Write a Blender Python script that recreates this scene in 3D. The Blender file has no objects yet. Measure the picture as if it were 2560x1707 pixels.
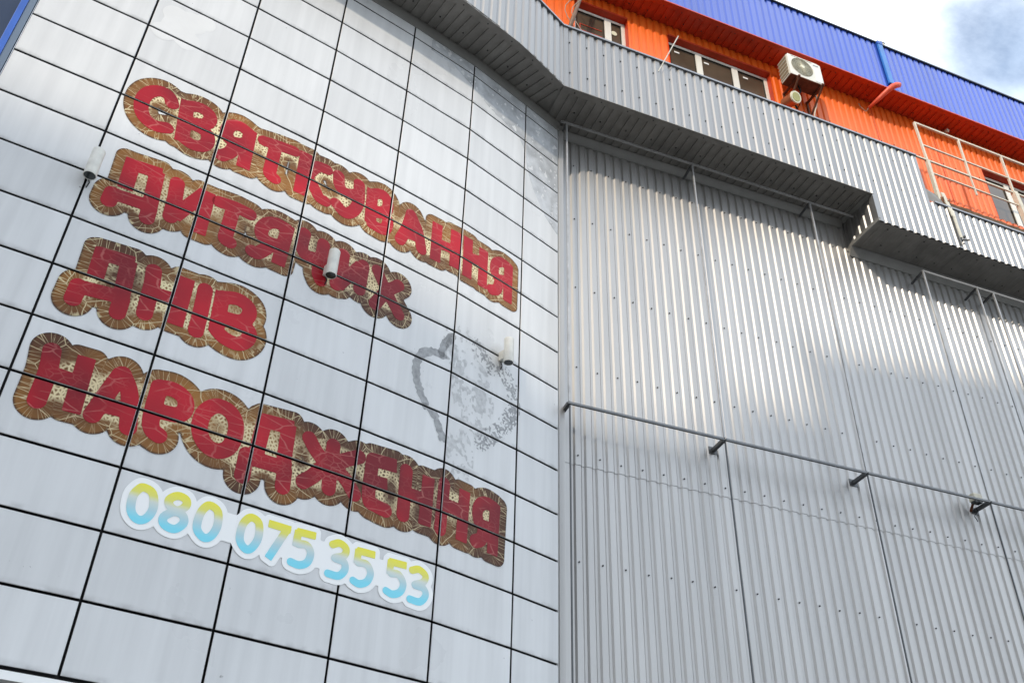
import bpy, bmesh, math, random
import numpy as np
from mathutils import Vector, Matrix
random.seed(7); rng = np.random.default_rng(7)
S = bpy.context.scene
COL = S.collection
R = math.radians

# ------------------------------------------------------------------ camera
cam_d = bpy.data.cameras.new('camera'); cam = bpy.data.objects.new('camera', cam_d); COL.objects.link(cam)
PITCH, ROLL = R(35.9426), R(-1.9052)
rt = Vector((1, 0, 0)); fw = Vector((0, math.cos(PITCH), math.sin(PITCH))); dn = Vector((0, math.sin(PITCH), -math.cos(PITCH)))
cr, sr = math.cos(ROLL), math.sin(ROLL)
right = cr*rt + sr*dn; down = -sr*rt + cr*dn
cam.matrix_world = Matrix(((right.x, -down.x, -fw.x, 0), (right.y, -down.y, -fw.y, 0), (right.z, -down.z, -fw.z, 1.6), (0, 0, 0, 1)))
cam_d.sensor_width = 36.0; cam_d.lens = 2406.88/2560*36.0
cam_d.clip_start = 0.1; cam_d.clip_end = 3000
S.camera = cam

# ------------------------------------------------------------------ sky, clouds and sun
SUN_EL, SUN_AZ = R(28.0), R(-111.0)          # azimuth measured from +X, sun is behind the camera on the left
to_sun = Vector((math.cos(SUN_AZ)*math.cos(SUN_EL), math.sin(SUN_AZ)*math.cos(SUN_EL), math.sin(SUN_EL)))
W = bpy.data.worlds.new('World'); S.world = W; W.use_nodes = True
nt = W.node_tree; nt.nodes.clear()
def N(t, **k):
    n = nt.nodes.new(t)
    for a, b in k.items(): setattr(n, a, b)
    return n
L = lambda a, b: nt.links.new(a, b)
sky = N('ShaderNodeTexSky', sky_type='NISHITA'); sky.sun_disc = False
sky.sun_elevation = SUN_EL; sky.sun_rotation = math.atan2(to_sun.x, to_sun.y) % (2*math.pi)
sky.air_density = 1.0; sky.dust_density = 0.6; sky.ozone_density = 1.4
tc = N('ShaderNodeTexCoord'); mp = N('ShaderNodeMapping'); mp.inputs['Location'].default_value = (0.47, 0.28, 0.0)
ns = N('ShaderNodeTexNoise'); ns.inputs['Scale'].default_value = 3.4; ns.inputs['Detail'].default_value = 12; ns.inputs['Roughness'].default_value = 0.60
ns.inputs['Distortion'].default_value = 0.25
rp = N('ShaderNodeValToRGB'); rp.color_ramp.elements[0].position = 0.34; rp.color_ramp.elements[1].position = 0.60; rp.color_ramp.elements[0].color = (0.20, 0.20, 0.20, 1)
ns2 = N('ShaderNodeTexNoise'); ns2.inputs['Scale'].default_value = 6.0; ns2.inputs['Detail'].default_value = 6
rp2 = N('ShaderNodeValToRGB'); rp2.color_ramp.elements[0].position = 0.25; rp2.color_ramp.elements[1].position = 0.62
rp2.color_ramp.elements[0].color = (6.6, 7.9, 9.6, 1); rp2.color_ramp.elements[1].color = (11.4, 12.0, 12.6, 1)
mx = N('ShaderNodeMix', data_type='RGBA')
bg = N('ShaderNodeBackground'); bg.inputs['Strength'].default_value = 0.14
wo = N('ShaderNodeOutputWorld')
L(tc.outputs['Generated'], mp.inputs['Vector']); L(mp.outputs['Vector'], ns.inputs['Vector']); L(mp.outputs['Vector'], ns2.inputs['Vector'])
vd = N('ShaderNodeVectorMath', operation='DOT_PRODUCT'); vd.inputs[1].default_value = (0.470, 0.500, 0.7275); nv = N('ShaderNodeVectorMath', operation='NORMALIZE')
hm = N('ShaderNodeMapRange'); hm.interpolation_type = 'SMOOTHSTEP'; hm.inputs[1].default_value = 0.9860; hm.inputs[2].default_value = 0.9998; hm.inputs[3].default_value = 0.0; hm.inputs[4].default_value = 0.33
hs = N('ShaderNodeMath', operation='SUBTRACT')
ve = N('ShaderNodeVectorMath', operation='DOT_PRODUCT'); ve.inputs[1].default_value = (0.25, 0.66, 0.71)      # one big cumulus bank over the building
he = N('ShaderNodeMapRange'); he.interpolation_type = 'SMOOTHSTEP'; he.inputs[1].default_value = 0.72; he.inputs[2].default_value = 0.93; he.inputs[3].default_value = 0.0; he.inputs[4].default_value = 0.20
ha = N('ShaderNodeMath', operation='ADD')
L(tc.outputs['Generated'], nv.inputs[0]); L(nv.outputs[0], vd.inputs[0]); L(vd.outputs['Value'], hm.inputs[0]); L(nv.outputs[0], ve.inputs[0]); L(ve.outputs['Value'], he.inputs[0]); L(ns.outputs['Fac'], ha.inputs[0]); L(he.outputs[0], ha.inputs[1]); L(ha.outputs[0], hs.inputs[0]); L(hm.outputs[0], hs.inputs[1])
L(hs.outputs[0], rp.inputs['Fac']); L(ns2.outputs['Fac'], rp2.inputs['Fac'])
L(rp.outputs['Color'], mx.inputs['Factor']); L(sky.outputs['Color'], mx.inputs['A']); L(rp2.outputs['Color'], mx.inputs['B'])
L(mx.outputs['Result'], bg.inputs['Color']); L(bg.outputs['Background'], wo.inputs['Surface'])

sd = bpy.data.lights.new('sun', 'SUN'); sun = bpy.data.objects.new('sun', sd); COL.objects.link(sun)
sd.energy = 1.8; sd.angle = R(0.53); sd.color = (1.0, 0.88, 0.72)
sun.rotation_euler = (-to_sun).to_track_quat('-Z', 'Y').to_euler(); sun.location = (-15, -35, 40)
S.view_settings.view_transform = 'Standard'; S.view_settings.look = 'None'
S.view_settings.exposure = 0.60; S.view_settings.gamma = 1.0; S.view_settings.use_curve_mapping = False
S.cycles.max_bounces = 6

# ------------------------------------------------------------------ object helpers
def setp(o, label=None, cat=None, group=None, kind=None):
    if label: o['label'] = label
    if cat: o['category'] = cat
    if group: o['group'] = group
    if kind: o['kind'] = kind
    return o
def thing(name, label, cat, loc=(0, 0, 0), group=None, kind=None):
    o = bpy.data.objects.new(name, None); COL.objects.link(o); o.location = loc; o.empty_display_size = 0.2
    return setp(o, label, cat, group, kind)
class MB:
    def __init__(s): s.v = []; s.f = []; s.uv = None
    def add(s, vs, fs):
        b = len(s.v); s.v += [tuple(v) for v in vs]; s.f += [tuple(i+b for i in f) for f in fs]
    def box(s, c, x, y, z):                      # centre and three half-vectors
        c, x, y, z = Vector(c), Vector(x), Vector(y), Vector(z)
        vs = [c+a*x+b*y+d*z for a in (-1, 1) for b in (-1, 1) for d in (-1, 1)]
        fs = [(0, 1, 3, 2), (4, 6, 7, 5), (0, 4, 5, 1), (2, 3, 7, 6), (0, 2, 6, 4), (1, 5, 7, 3)]
        if x.cross(y).dot(z) < 0: fs = [tuple(reversed(f)) for f in fs]
        s.add(vs, fs)
    def bar(s, a, b, w, h=None, up=(0, 0, 1)):   # square bar from a to b
        a, b = Vector(a), Vector(b); d = (b-a); u = Vector(up); h = h or w
        if abs(d.normalized().dot(u)) > 0.95: u = Vector((0.3, 1, 0))
        x = d.cross(u).normalized(); y = x.cross(d).normalized()
        s.box((a+b)/2, x*w/2, d/2, y*h/2)
    def tube(s, pts, r, n=10, cap=True):
        pts = [Vector(p) for p in pts]; rr = r if isinstance(r, (list, tuple)) else [r]*len(pts)
        rings = []; px = None
        for i, p in enumerate(pts):
            t = (pts[min(i+1, len(pts)-1)]-pts[max(i-1, 0)]).normalized()
            u = px if px is not None else (Vector((0, 0, 1)) if abs(t.z) < 0.9 else Vector((1, 0, 0)))
            x = (u-t*u.dot(t)).normalized(); px = x; y = t.cross(x)
            rings.append([p+(x*math.cos(a)+y*math.sin(a))*rr[i] for a in [2*math.pi*k/n for k in range(n)]])
        vs = [v for ring in rings for v in ring]; fs = []
        for i in range(len(pts)-1):
            for k in range(n):
                fs.append((i*n+k, i*n+(k+1) % n, (i+1)*n+(k+1) % n, (i+1)*n+k))
        if cap: fs += [tuple(reversed(range(n))), tuple((len(pts)-1)*n+k for k in range(n))]
        s.add(vs, fs)
    def build(s, name, mat, parent=None, loc=None, smooth=False, bevel=0.0):
        me = bpy.data.meshes.new(name); o = (Vector(loc) if loc is not None else Vector((0, 0, 0)))
        pl = Vector(parent['_o']) if parent is not None and '_o' in parent else None
        org = o if loc is not None else (parent_world(parent) if parent is not None else Vector((0, 0, 0)))
        me.from_pydata([(v[0]-org.x, v[1]-org.y, v[2]-org.z) for v in s.v], [], s.f)
        me.materials.append(mat)
        if smooth:
            for p in me.polygons: p.use_smooth = True
        me.update()
        ob = bpy.data.objects.new(name, me); COL.objects.link(ob)
        if parent is not None:
            ob.parent = parent; ob.location = org-parent_world(parent)
        else: ob.location = org
        if bevel:
            bv = ob.modifiers.new('bevel', 'BEVEL'); bv.width = bevel; bv.segments = 2; bv.limit_method = 'ANGLE'
        return ob
def parent_world(p):
    v = Vector(p.location)
    while p.parent is not None:
        p = p.parent; v = v+Vector(p.location)
    return v

# ------------------------------------------------------------------ materials
def mat(name, col, rough=0.5, metal=0.0, spec=0.5, coat=0.0, noise=0.0, nscale=3.0, bump=0.0, bscale=40.0, rvar=0.0, streak=False):
    m = bpy.data.materials.new(name); m.use_nodes = True; t = m.node_tree; b = t.nodes['Principled BSDF']
    b.inputs['Base Color'].default_value = (*col, 1); b.inputs['Roughness'].default_value = rough; b.inputs['Metallic'].default_value = metal
    b.inputs['Specular IOR Level'].default_value = spec; b.inputs['Coat Weight'].default_value = coat; b.inputs['Coat Roughness'].default_value = 0.12
    g = t.nodes.new('ShaderNodeNewGeometry')
    vec = g.outputs['Position']
    if streak:
        mpn = t.nodes.new('ShaderNodeMapping'); mpn.inputs['Scale'].default_value = (1, 1, 0.12); t.links.new(vec, mpn.inputs['Vector']); vec2 = mpn.outputs['Vector']
    else: vec2 = vec
    if noise:
        n = t.nodes.new('ShaderNodeTexNoise'); n.inputs['Scale'].default_value = nscale; n.inputs['Detail'].default_value = 6; n.inputs['Roughness'].default_value = 0.6
        t.links.new(vec2, n.inputs['Vector'])
        r = t.nodes.new('ShaderNodeMapRange'); r.inputs[1].default_value = 0.3; r.inputs[2].default_value = 0.7
        r.inputs[3].default_value = 1-noise; r.inputs[4].default_value = 1+noise*0.4
        t.links.new(n.outputs['Fac'], r.inputs[0])
        x = t.nodes.new('ShaderNodeVectorMath'); x.operation = 'SCALE'; x.inputs[0].default_value = col
        t.links.new(r.outputs[0], x.inputs['Scale']); t.links.new(x.outputs[0], b.inputs['Base Color'])
        if rvar:
            r2 = t.nodes.new('ShaderNodeMapRange'); r2.inputs[3].default_value = rough-rvar; r2.inputs[4].default_value = rough+rvar
            t.links.new(n.outputs['Fac'], r2.inputs[0]); t.links.new(r2.outputs[0], b.inputs['Roughness'])
    if bump:
        n2 = t.nodes.new('ShaderNodeTexNoise'); n2.inputs['Scale'].default_value = bscale; n2.inputs['Detail'].default_value = 4
        t.links.new(vec, n2.inputs['Vector']); bm = t.nodes.new('ShaderNodeBump'); bm.inputs['Strength'].default_value = bump; bm.inputs['Distance'].default_value = 0.01
        t.links.new(n2.outputs['Fac'], bm.inputs['Height']); t.links.new(bm.outputs['Normal'], b.inputs['Normal'])
    return m
M = {}
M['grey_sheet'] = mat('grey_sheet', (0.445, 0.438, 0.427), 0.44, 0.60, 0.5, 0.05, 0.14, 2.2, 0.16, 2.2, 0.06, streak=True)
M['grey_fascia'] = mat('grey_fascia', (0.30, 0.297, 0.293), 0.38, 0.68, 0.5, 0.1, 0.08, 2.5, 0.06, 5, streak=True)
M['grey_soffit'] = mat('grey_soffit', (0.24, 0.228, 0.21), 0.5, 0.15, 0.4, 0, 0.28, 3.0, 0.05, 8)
M['grey_trim'] = mat('grey_trim', (0.27, 0.265, 0.25), 0.45, 0.25, 0.5, 0, 0.15, 4)
M['screw'] = mat('screw', (0.03, 0.03, 0.03), 0.6)
M['orange'] = mat('orange', (0.88, 0.152, 0.013), 0.42, 0, 0.4, 0, 0.12, 3, 0.05, 6, streak=True)
M['red_orange'] = mat('red_orange', (0.62, 0.052, 0.012), 0.45, 0, 0.4, 0, 0.25, 5)
M['blue'] = mat('blue', (0.014, 0.066, 0.42), 0.30, 0.35, 0.6, 0.6, 0.12, 2.5, 0.05, 6, streak=True)
M['blue_trim'] = mat('blue_trim', (0.03, 0.12, 0.50), 0.4, 0, 0.5, 0, 0.15, 4)
M['dark'] = mat('dark', (0.012, 0.013, 0.014), 0.7)
M['gasket'] = mat('gasket', (0.008, 0.008, 0.009), 0.6, 0, 0.3)
M['coping'] = mat('coping', (0.30, 0.31, 0.33), 0.4, 0.5, 0.5, 0, 0.1)
M['tube'] = mat('tube', (0.42, 0.42, 0.42), 0.4, 0.4, 0.5, 0, 0.25, 6)
M['tube_dark'] = mat('tube_dark', (0.10, 0.105, 0.11), 0.45, 0.4, 0.5, 0, 0.25, 6)
M['beige'] = mat('beige', (0.66, 0.62, 0.50), 0.5, 0, 0.4, 0, 0.18, 8)
M['pvc'] = mat('pvc', (0.78, 0.76, 0.68), 0.35, 0, 0.5, 0, 0.06, 4)
M['ac_white'] = mat('ac_white', (0.75, 0.74, 0.66), 0.42, 0, 0.5, 0, 0.10, 6)
M['ac_dark'] = mat('ac_dark', (0.06, 0.055, 0.045), 0.5, 0.2)
M['ac_fin'] = mat('ac_fin', (0.36, 0.30, 0.20), 0.5, 0.4)
M['rust'] = mat('rust', (0.17, 0.065, 0.035), 0.75, 0.1, 0.3, 0, 0.45, 14, 0.2, 40)
M['copper'] = mat('copper', (0.50, 0.16, 0.07), 0.38, 0.45, 0.5, 0, 0.2, 10)
M['yellow_lens'] = mat('yellow_lens', (0.42, 0.40, 0.12), 0.3, 0, 0.5, 0, 0.2, 14)
M['cream'] = mat('cream', (0.72, 0.70, 0.52), 0.4)
M['wood'] = mat('wood', (0.16, 0.10, 0.06), 0.85, 0, 0.2, 0, 0.6, 9, 0.5, 30)
M['sticker_white'] = mat('sticker_white', (0.93, 0.94, 0.93), 0.3)
M['lamp_body'] = mat('lamp_body', (0.70, 0.69, 0.63), 0.45, 0, 0.4, 0, 0.18, 9)
M['lamp_lens'] = mat('lamp_lens', (0.035, 0.04, 0.04), 0.12)
M['cable'] = mat('cable', (0.35, 0.28, 0.22), 0.6)
M['brown_paint'] = mat('brown_paint', (0.22, 0.13, 0.08), 0.5, 0, 0.4, 0, 0.3, 8)
M['concrete'] = mat('concrete', (0.30, 0.29, 0.27), 0.9, 0, 0.2, 0, 0.2, 0.6, 0.3, 6)
M['asphalt'] = mat('asphalt', (0.055, 0.055, 0.057), 0.9, 0, 0.2, 0, 0.3, 2, 0.4, 30)
M['paving'] = mat('paving', (0.26, 0.25, 0.23), 0.85, 0, 0.2, 0, 0.25, 3, 0.3, 20)
M['pane'] = mat('pane', (0.10, 0.078, 0.055), 0.10, 0, 0.6, 0, 0.35, 1.5)
M['pane_blue'] = mat('pane_blue', (0.022, 0.035, 0.07), 0.07, 0, 0.6)
M['brick'] = mat('brick', (0.36, 0.30, 0.25), 0.9, 0, 0.2, 0, 0.2, 2)

def panel_material():
    m = bpy.data.materials.new('white_panel'); m.use_nodes = True; t = m.node_tree; b = t.nodes['Principled BSDF']; K = t.links.new
    g = t.nodes.new('ShaderNodeNewGeometry'); oc = t.nodes.new('ShaderNodeTexCoord')
    sp = t.nodes.new('ShaderNodeSeparateXYZ'); K(oc.outputs['Object'], sp.inputs[0])
    # dust: broad tone, vertical rain streaks, dirt lying just above the lower joint
    n1 = t.nodes.new('ShaderNodeTexNoise'); n1.inputs['Scale'].default_value = 1.1; n1.inputs['Detail'].default_value = 5; K(g.outputs['Position'], n1.inputs['Vector'])
    mpn = t.nodes.new('ShaderNodeMapping'); mpn.inputs['Scale'].default_value = (9, 9, 0.5); K(g.outputs['Position'], mpn.inputs['Vector'])
    n2 = t.nodes.new('ShaderNodeTexNoise'); n2.inputs['Scale'].default_value = 1.0; n2.inputs['Detail'].default_value = 5; K(mpn.outputs['Vector'], n2.inputs['Vector'])
    n3 = t.nodes.new('ShaderNodeTexNoise'); n3.inputs['Scale'].default_value = 7.0; n3.inputs['Detail'].default_value = 6; K(g.outputs['Position'], n3.inputs['Vector'])
    r1 = t.nodes.new('ShaderNodeMapRange'); r1.inputs[1].default_value = 0.3; r1.inputs[2].default_value = 0.7; r1.inputs[3].default_value = 0.965; r1.inputs[4].default_value = 1.03; K(n1.outputs['Fac'], r1.inputs[0])
    r2 = t.nodes.new('ShaderNodeMapRange'); r2.inputs[1].default_value = 0.35; r2.inputs[2].default_value = 0.75; r2.inputs[3].default_value = 1.02; r2.inputs[4].default_value = 0.89; K(n2.outputs['Fac'], r2.inputs[0])
    edge = t.nodes.new('ShaderNodeMapRange'); edge.interpolation_type = 'SMOOTHSTEP'; edge.inputs[1].default_value = -0.262; edge.inputs[2].default_value = -0.205; edge.inputs[3].default_value = 1; edge.inputs[4].default_value = 0; K(sp.outputs['Z'], edge.inputs[0])
    r3 = t.nodes.new('ShaderNodeMapRange'); r3.inputs[1].default_value = 0.42; r3.inputs[2].default_value = 0.66; r3.inputs[3].default_value = 0.03; r3.inputs[4].default_value = 0.40; K(n3.outputs['Fac'], r3.inputs[0])
    dm = t.nodes.new('ShaderNodeMath'); dm.operation = 'MULTIPLY'; K(edge.outputs[0], dm.inputs[0]); K(r3.outputs[0], dm.inputs[1])
    m1 = t.nodes.new('ShaderNodeMath'); m1.operation = 'MULTIPLY'; K(r1.outputs[0], m1.inputs[0]); K(r2.outputs[0], m1.inputs[1])
    oi = t.nodes.new('ShaderNodeObjectInfo'); r4 = t.nodes.new('ShaderNodeMapRange'); r4.inputs[3].default_value = 0.94; r4.inputs[4].default_value = 1.03; K(oi.outputs['Random'], r4.inputs[0])
    m2 = t.nodes.new('ShaderNodeMath'); m2.operation = 'MULTIPLY'; K(m1.outputs[0], m2.inputs[0]); K(r4.outputs[0], m2.inputs[1])
    sc = t.nodes.new('ShaderNodeVectorMath'); sc.operation = 'SCALE'; sc.inputs[0].default_value = (0.71, 0.72, 0.725); K(m2.outputs[0], sc.inputs['Scale'])
    # small scattered scuffs
    n4 = t.nodes.new('ShaderNodeTexNoise'); n4.inputs['Scale'].default_value = 16.0; n4.inputs['Detail'].default_value = 3; K(g.outputs['Position'], n4.inputs['Vector'])
    r5 = t.nodes.new('ShaderNodeMapRange'); r5.inputs[1].default_value = 0.755; r5.inputs[2].default_value = 0.80; r5.inputs[3].default_value = 0; r5.inputs[4].default_value = 0.7; K(n4.outputs['Fac'], r5.inputs[0])
    dmx = t.nodes.new('ShaderNodeMath'); dmx.operation = 'MAXIMUM'; K(dm.outputs[0], dmx.inputs[0]); K(r5.outputs[0], dmx.inputs[1])
    mxc = t.nodes.new('ShaderNodeMix'); mxc.data_type = 'RGBA'; K(dmx.outputs[0], mxc.inputs['Factor']); K(sc.outputs[0], mxc.inputs['A']); mxc.inputs['B'].default_value = (0.16, 0.16, 0.155, 1)
    K(mxc.outputs['Result'], b.inputs['Base Color'])
    r6 = t.nodes.new('ShaderNodeMapRange'); r6.inputs[3].default_value = 0.20; r6.inputs[4].default_value = 0.42; K(n1.outputs['Fac'], r6.inputs[0]); K(r6.outputs[0], b.inputs['Roughness'])
    b.inputs['Specular IOR Level'].default_value = 0.45
    bp = t.nodes.new('ShaderNodeBump'); bp.inputs['Strength'].default_value = 0.05; bp.inputs['Distance'].default_value = 0.05
    n5 = t.nodes.new('ShaderNodeTexNoise'); n5.inputs['Scale'].default_value = 1.6; K(g.outputs['Position'], n5.inputs['Vector']); K(n5.outputs['Fac'], bp.inputs['Height']); K(bp.outputs['Normal'], b.inputs['Normal'])
    return m
M['panel'] = panel_material()

def vinyl_material(name, red, crack_col, wide, dark=0.0):
    """printed vinyl that has crazed: UVMap = metres along / up the wall, 'flow' = metres along and off the letter stroke, 'dens' = how hemmed in"""
    m = bpy.data.materials.new(name); m.use_nodes = True; t = m.node_tree; b = t.nodes['Principled BSDF']; K = t.links.new
    uv = t.nodes.new('ShaderNodeUVMap'); uv.uv_map = 'wall'; fl = t.nodes.new('ShaderNodeUVMap'); fl.uv_map = 'flow'
    de = t.nodes.new('ShaderNodeAttribute'); de.attribute_name = 'dens'
    def noise(vec, s, d=4):
        n = t.nodes.new('ShaderNodeTexNoise'); n.inputs['Scale'].default_value = s; n.inputs['Detail'].default_value = d; K(vec, n.inputs['Vector']); return n.outputs['Fac']
    def mr(x, a, b_, c, d):
        n = t.nodes.new('ShaderNodeMapRange'); K(x, n.inputs[0])
        for i, v in enumerate((a, b_, c, d)): n.inputs[i+1].default_value = v
        return n.outputs[0]
    def math_(op, x, y):
        n = t.nodes.new('ShaderNodeMath'); n.operation = op
        for i, q in enumerate((x, y)):
            if isinstance(q, (int, float)): n.inputs[i].default_value = q
            else: K(q, n.inputs[i])
        return n.outputs[0]
    def vor(vec, sx, sy, w):
        mp_ = t.nodes.new('ShaderNodeMapping'); mp_.inputs['Scale'].default_value = (sx, sy, 1); K(vec, mp_.inputs['Vector'])
        nz = t.nodes.new('ShaderNodeTexNoise'); nz.inputs['Scale'].default_value = 1.3; K(mp_.outputs['Vector'], nz.inputs['Vector'])
        mxv = t.nodes.new('ShaderNodeMix'); mxv.data_type = 'VECTOR'; mxv.inputs['Factor'].default_value = 0.18; K(mp_.outputs['Vector'], mxv.inputs['A']); K(nz.outputs['Color'], mxv.inputs['B'])
        v = t.nodes.new('ShaderNodeTexVoronoi'); v.voronoi_dimensions = '2D'; v.feature = 'DISTANCE_TO_EDGE'; v.inputs['Scale'].default_value = 1; v.inputs['Randomness'].default_value = 1
        K(mxv.outputs['Result'], v.inputs['Vector']); return mr(v.outputs['Distance'], w*0.4, w, 1, 0)
    spu = t.nodes.new('ShaderNodeSeparateXYZ'); K(uv.outputs[0], spu.inputs[0])
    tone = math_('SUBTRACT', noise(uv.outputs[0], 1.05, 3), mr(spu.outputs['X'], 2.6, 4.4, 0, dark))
    if red:
        big = math_('MULTIPLY', vor(uv.outputs[0], 3.6, 11.0, 0.040), mr(noise(uv.outputs[0], 2.3), 0.44, 0.56, 0, 1))
        net = math_('MULTIPLY', vor(uv.outputs[0], 17, 24, 0.10), mr(de.outputs['Fac'], 0.55, 0.95, 0, 1))
        net = math_('MULTIPLY', net, mr(noise(uv.outputs[0], 1.7), 0.46, 0.60, 0, 0.9))
        crack = math_('MULTIPLY', math_('MAXIMUM', big, net), 0.38)
        cr_ = t.nodes.new('ShaderNodeValToRGB'); K(tone, cr_.inputs[0])
        cr_.color_ramp.elements[0].position = 0.3; cr_.color_ramp.elements[0].color = (0.19, 0.004, 0.012, 1)
        cr_.color_ramp.elements[1].position = 0.62; cr_.color_ramp.elements[1].color = (0.52, 0.006, 0.020, 1)
        base = cr_.outputs[0]
    else:
        sp = t.nodes.new('ShaderNodeSeparateXYZ'); K(fl.outputs[0], sp.inputs[0])
        rad = math_('MULTIPLY', vor(fl.outputs[0], 30.0, 2.6, 0.055), mr(noise(uv.outputs[0], 3.1), 0.42, 0.60, 0.16, 0.75))
        big = math_('MULTIPLY', vor(uv.outputs[0], 3.6, 4.8, 0.016), 0.75)
        net = math_('MULTIPLY', vor(uv.outputs[0], 38, 34, 0.36), mr(de.outputs['Fac'], 0.42, 0.54, 0, 1))
        net = math_('MULTIPLY', net, mr(noise(uv.outputs[0], 2.2), 0.40, 0.52, 0, 1))
        crack = math_('MAXIMUM', math_('MAXIMUM', rad, big), net)
        cr_ = t.nodes.new('ShaderNodeValToRGB'); K(tone, cr_.inputs[0])
        cr_.color_ramp.elements[0].position = 0.32; cr_.color_ramp.elements[0].color = (0.085, 0.032, 0.013, 1)
        cr_.color_ramp.elements[1].position = 0.68; cr_.color_ramp.elements[1].color = (0.36, 0.155, 0.028, 1)
        rim = mr(sp.outputs['Y'], wide-0.022, wide-0.001, 0, 0.80)
        mz = t.nodes.new('ShaderNodeMix'); mz.data_type = 'RGBA'; K(rim, mz.inputs['Factor']); K(cr_.outputs[0], mz.inputs['A']); mz.inputs['B'].default_value = (0.030, 0.014, 0.010, 1)
        base = mz.outputs['Result']
    mx_ = t.nodes.new('ShaderNodeMix'); mx_.data_type = 'RGBA'; K(crack, mx_.inputs['Factor']); K(base, mx_.inputs['A']); mx_.inputs['B'].default_value = (*crack_col, 1)
    K(mx_.outputs['Result'], b.inputs['Base Color']); b.inputs['Roughness'].default_value = 0.42; b.inputs['Specular IOR Level'].default_value = 0.22
    bp = t.nodes.new('ShaderNodeBump'); bp.inputs['Strength'].default_value = 0.25; bp.inputs['Distance'].default_value = 0.004; bp.invert = True; K(crack, bp.inputs['Height']); K(bp.outputs['Normal'], b.inputs['Normal'])
    return m
BACK_W = 0.096
M['vinyl_red'] = vinyl_material('vinyl_red', True, (0.66, 0.24, 0.20), 0)
M['vinyl_brown'] = vinyl_material('vinyl_brown', False, (0.80, 0.70, 0.42), BACK_W)
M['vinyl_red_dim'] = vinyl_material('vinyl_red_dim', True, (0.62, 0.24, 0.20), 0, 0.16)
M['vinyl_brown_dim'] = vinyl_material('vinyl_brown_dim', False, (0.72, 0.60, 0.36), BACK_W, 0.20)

def digit_material():
    m = bpy.data.materials.new('digit_print'); m.use_nodes = True; t = m.node_tree; b = t.nodes['Principled BSDF']; K = t.links.new
    uv = t.nodes.new('ShaderNodeUVMap'); uv.uv_map = 'wall'; sp = t.nodes.new('ShaderNodeSeparateXYZ'); K(uv.outputs[0], sp.inputs[0])
    mrn = t.nodes.new('ShaderNodeMapRange'); mrn.inputs[1].default_value = 4.80; mrn.inputs[2].default_value = 5.148; K(sp.outputs['Y'], mrn.inputs[0])
    cr_ = t.nodes.new('ShaderNodeValToRGB'); K(mrn.outputs[0], cr_.inputs[0]); e = cr_.color_ramp.elements
    e[0].position = 0.12; e[0].color = (0.20, 0.72, 0.88, 1); e[1].position = 0.95; e[1].color = (0.86, 0.80, 0.03, 1)
    for p, c in ((0.40, (0.45, 0.66, 0.72, 1)), (0.60, (0.66, 0.72, 0.66, 1)), (0.74, (0.76, 0.74, 0.14, 1))):
        q = e.new(p); q.color = c
    K(cr_.outputs[0], b.inputs['Base Color']); b.inputs['Roughness'].default_value = 0.3
    return m
M['digit_print'] = digit_material()
# ---- lettering strokes in metres along the wall and above the ground
w1=[[('c',[[1.475,9.228],[1.435,9.302],[1.349,9.329],[1.253,9.263],[1.208,9.149],[1.212,9.019],[1.255,8.917],[1.331,8.859],[1.414,8.848],[1.501,8.882]])],
 [('b',[[1.611,9.364],[1.672,8.786]]),('c',[[1.627,9.295],[1.728,9.34],[1.825,9.325],[1.872,9.253],[1.84,9.154],[1.721,9.1]]),('c',[[1.663,9.052],[1.781,9.072],[1.881,9.036],[1.911,8.935],[1.876,8.849],[1.785,8.814],[1.689,8.84]])],
 [('b',[[2.293,9.36],[2.315,8.799]]),('c',[[2.295,9.305],[2.181,9.343],[2.086,9.292],[2.06,9.184],[2.102,9.1],[2.183,9.097],[2.287,9.142]]),('c',[[2.18,9.073],[2.153,8.935],[2.079,8.835]])],
 [('c',[[2.458,9.296],[2.636,9.331],[2.795,9.352]]),('c',[[2.591,9.28],[2.59,8.989],[2.597,8.884],[2.656,8.854]])],
 [('b',[[2.932,9.416],[2.949,8.801]]),('c',[[2.985,9.096],[3.076,9.289],[3.197,9.321]]),('c',[[2.994,9.091],[3.102,8.969],[3.169,8.879],[3.241,8.868]])],
 [('c',[[3.342,9.322],[3.373,9.181],[3.463,9.125],[3.594,9.182]]),('c',[[3.599,9.345],[3.624,9.098],[3.583,8.929],[3.487,8.84],[3.368,8.911]])],
 [('b',[[3.771,9.371],[3.798,8.868]]),('c',[[3.784,9.309],[3.901,9.369],[3.978,9.289],[3.966,9.145],[3.832,9.077]]),('c',[[3.8,9.035],[3.954,9.092],[4.012,9.003],[3.971,8.869],[3.821,8.871]])],
 [('c',[[4.298,9.301],[4.255,9.047],[4.193,8.849]]),('c',[[4.298,9.301],[4.409,9.116],[4.479,8.865]]),('b',[[4.251,8.989],[4.44,9.01]])],
 [('b',[[4.663,9.377],[4.673,8.803]]),('b',[[4.927,9.411],[4.943,8.847]]),('b',[[4.679,9.08],[4.939,9.115]])],
 [('b',[[5.118,9.422],[5.133,8.812]]),('b',[[5.37,9.392],[5.375,8.803]]),('b',[[5.127,9.136],[5.382,9.188]])],
 [('b',[[5.786,9.411],[5.785,8.808]]),('c',[[5.787,9.364],[5.675,9.373],[5.569,9.291],[5.557,9.155],[5.615,9.086],[5.76,9.124]]),('c',[[5.64,9.077],[5.612,8.912],[5.52,8.848]])]]
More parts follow.
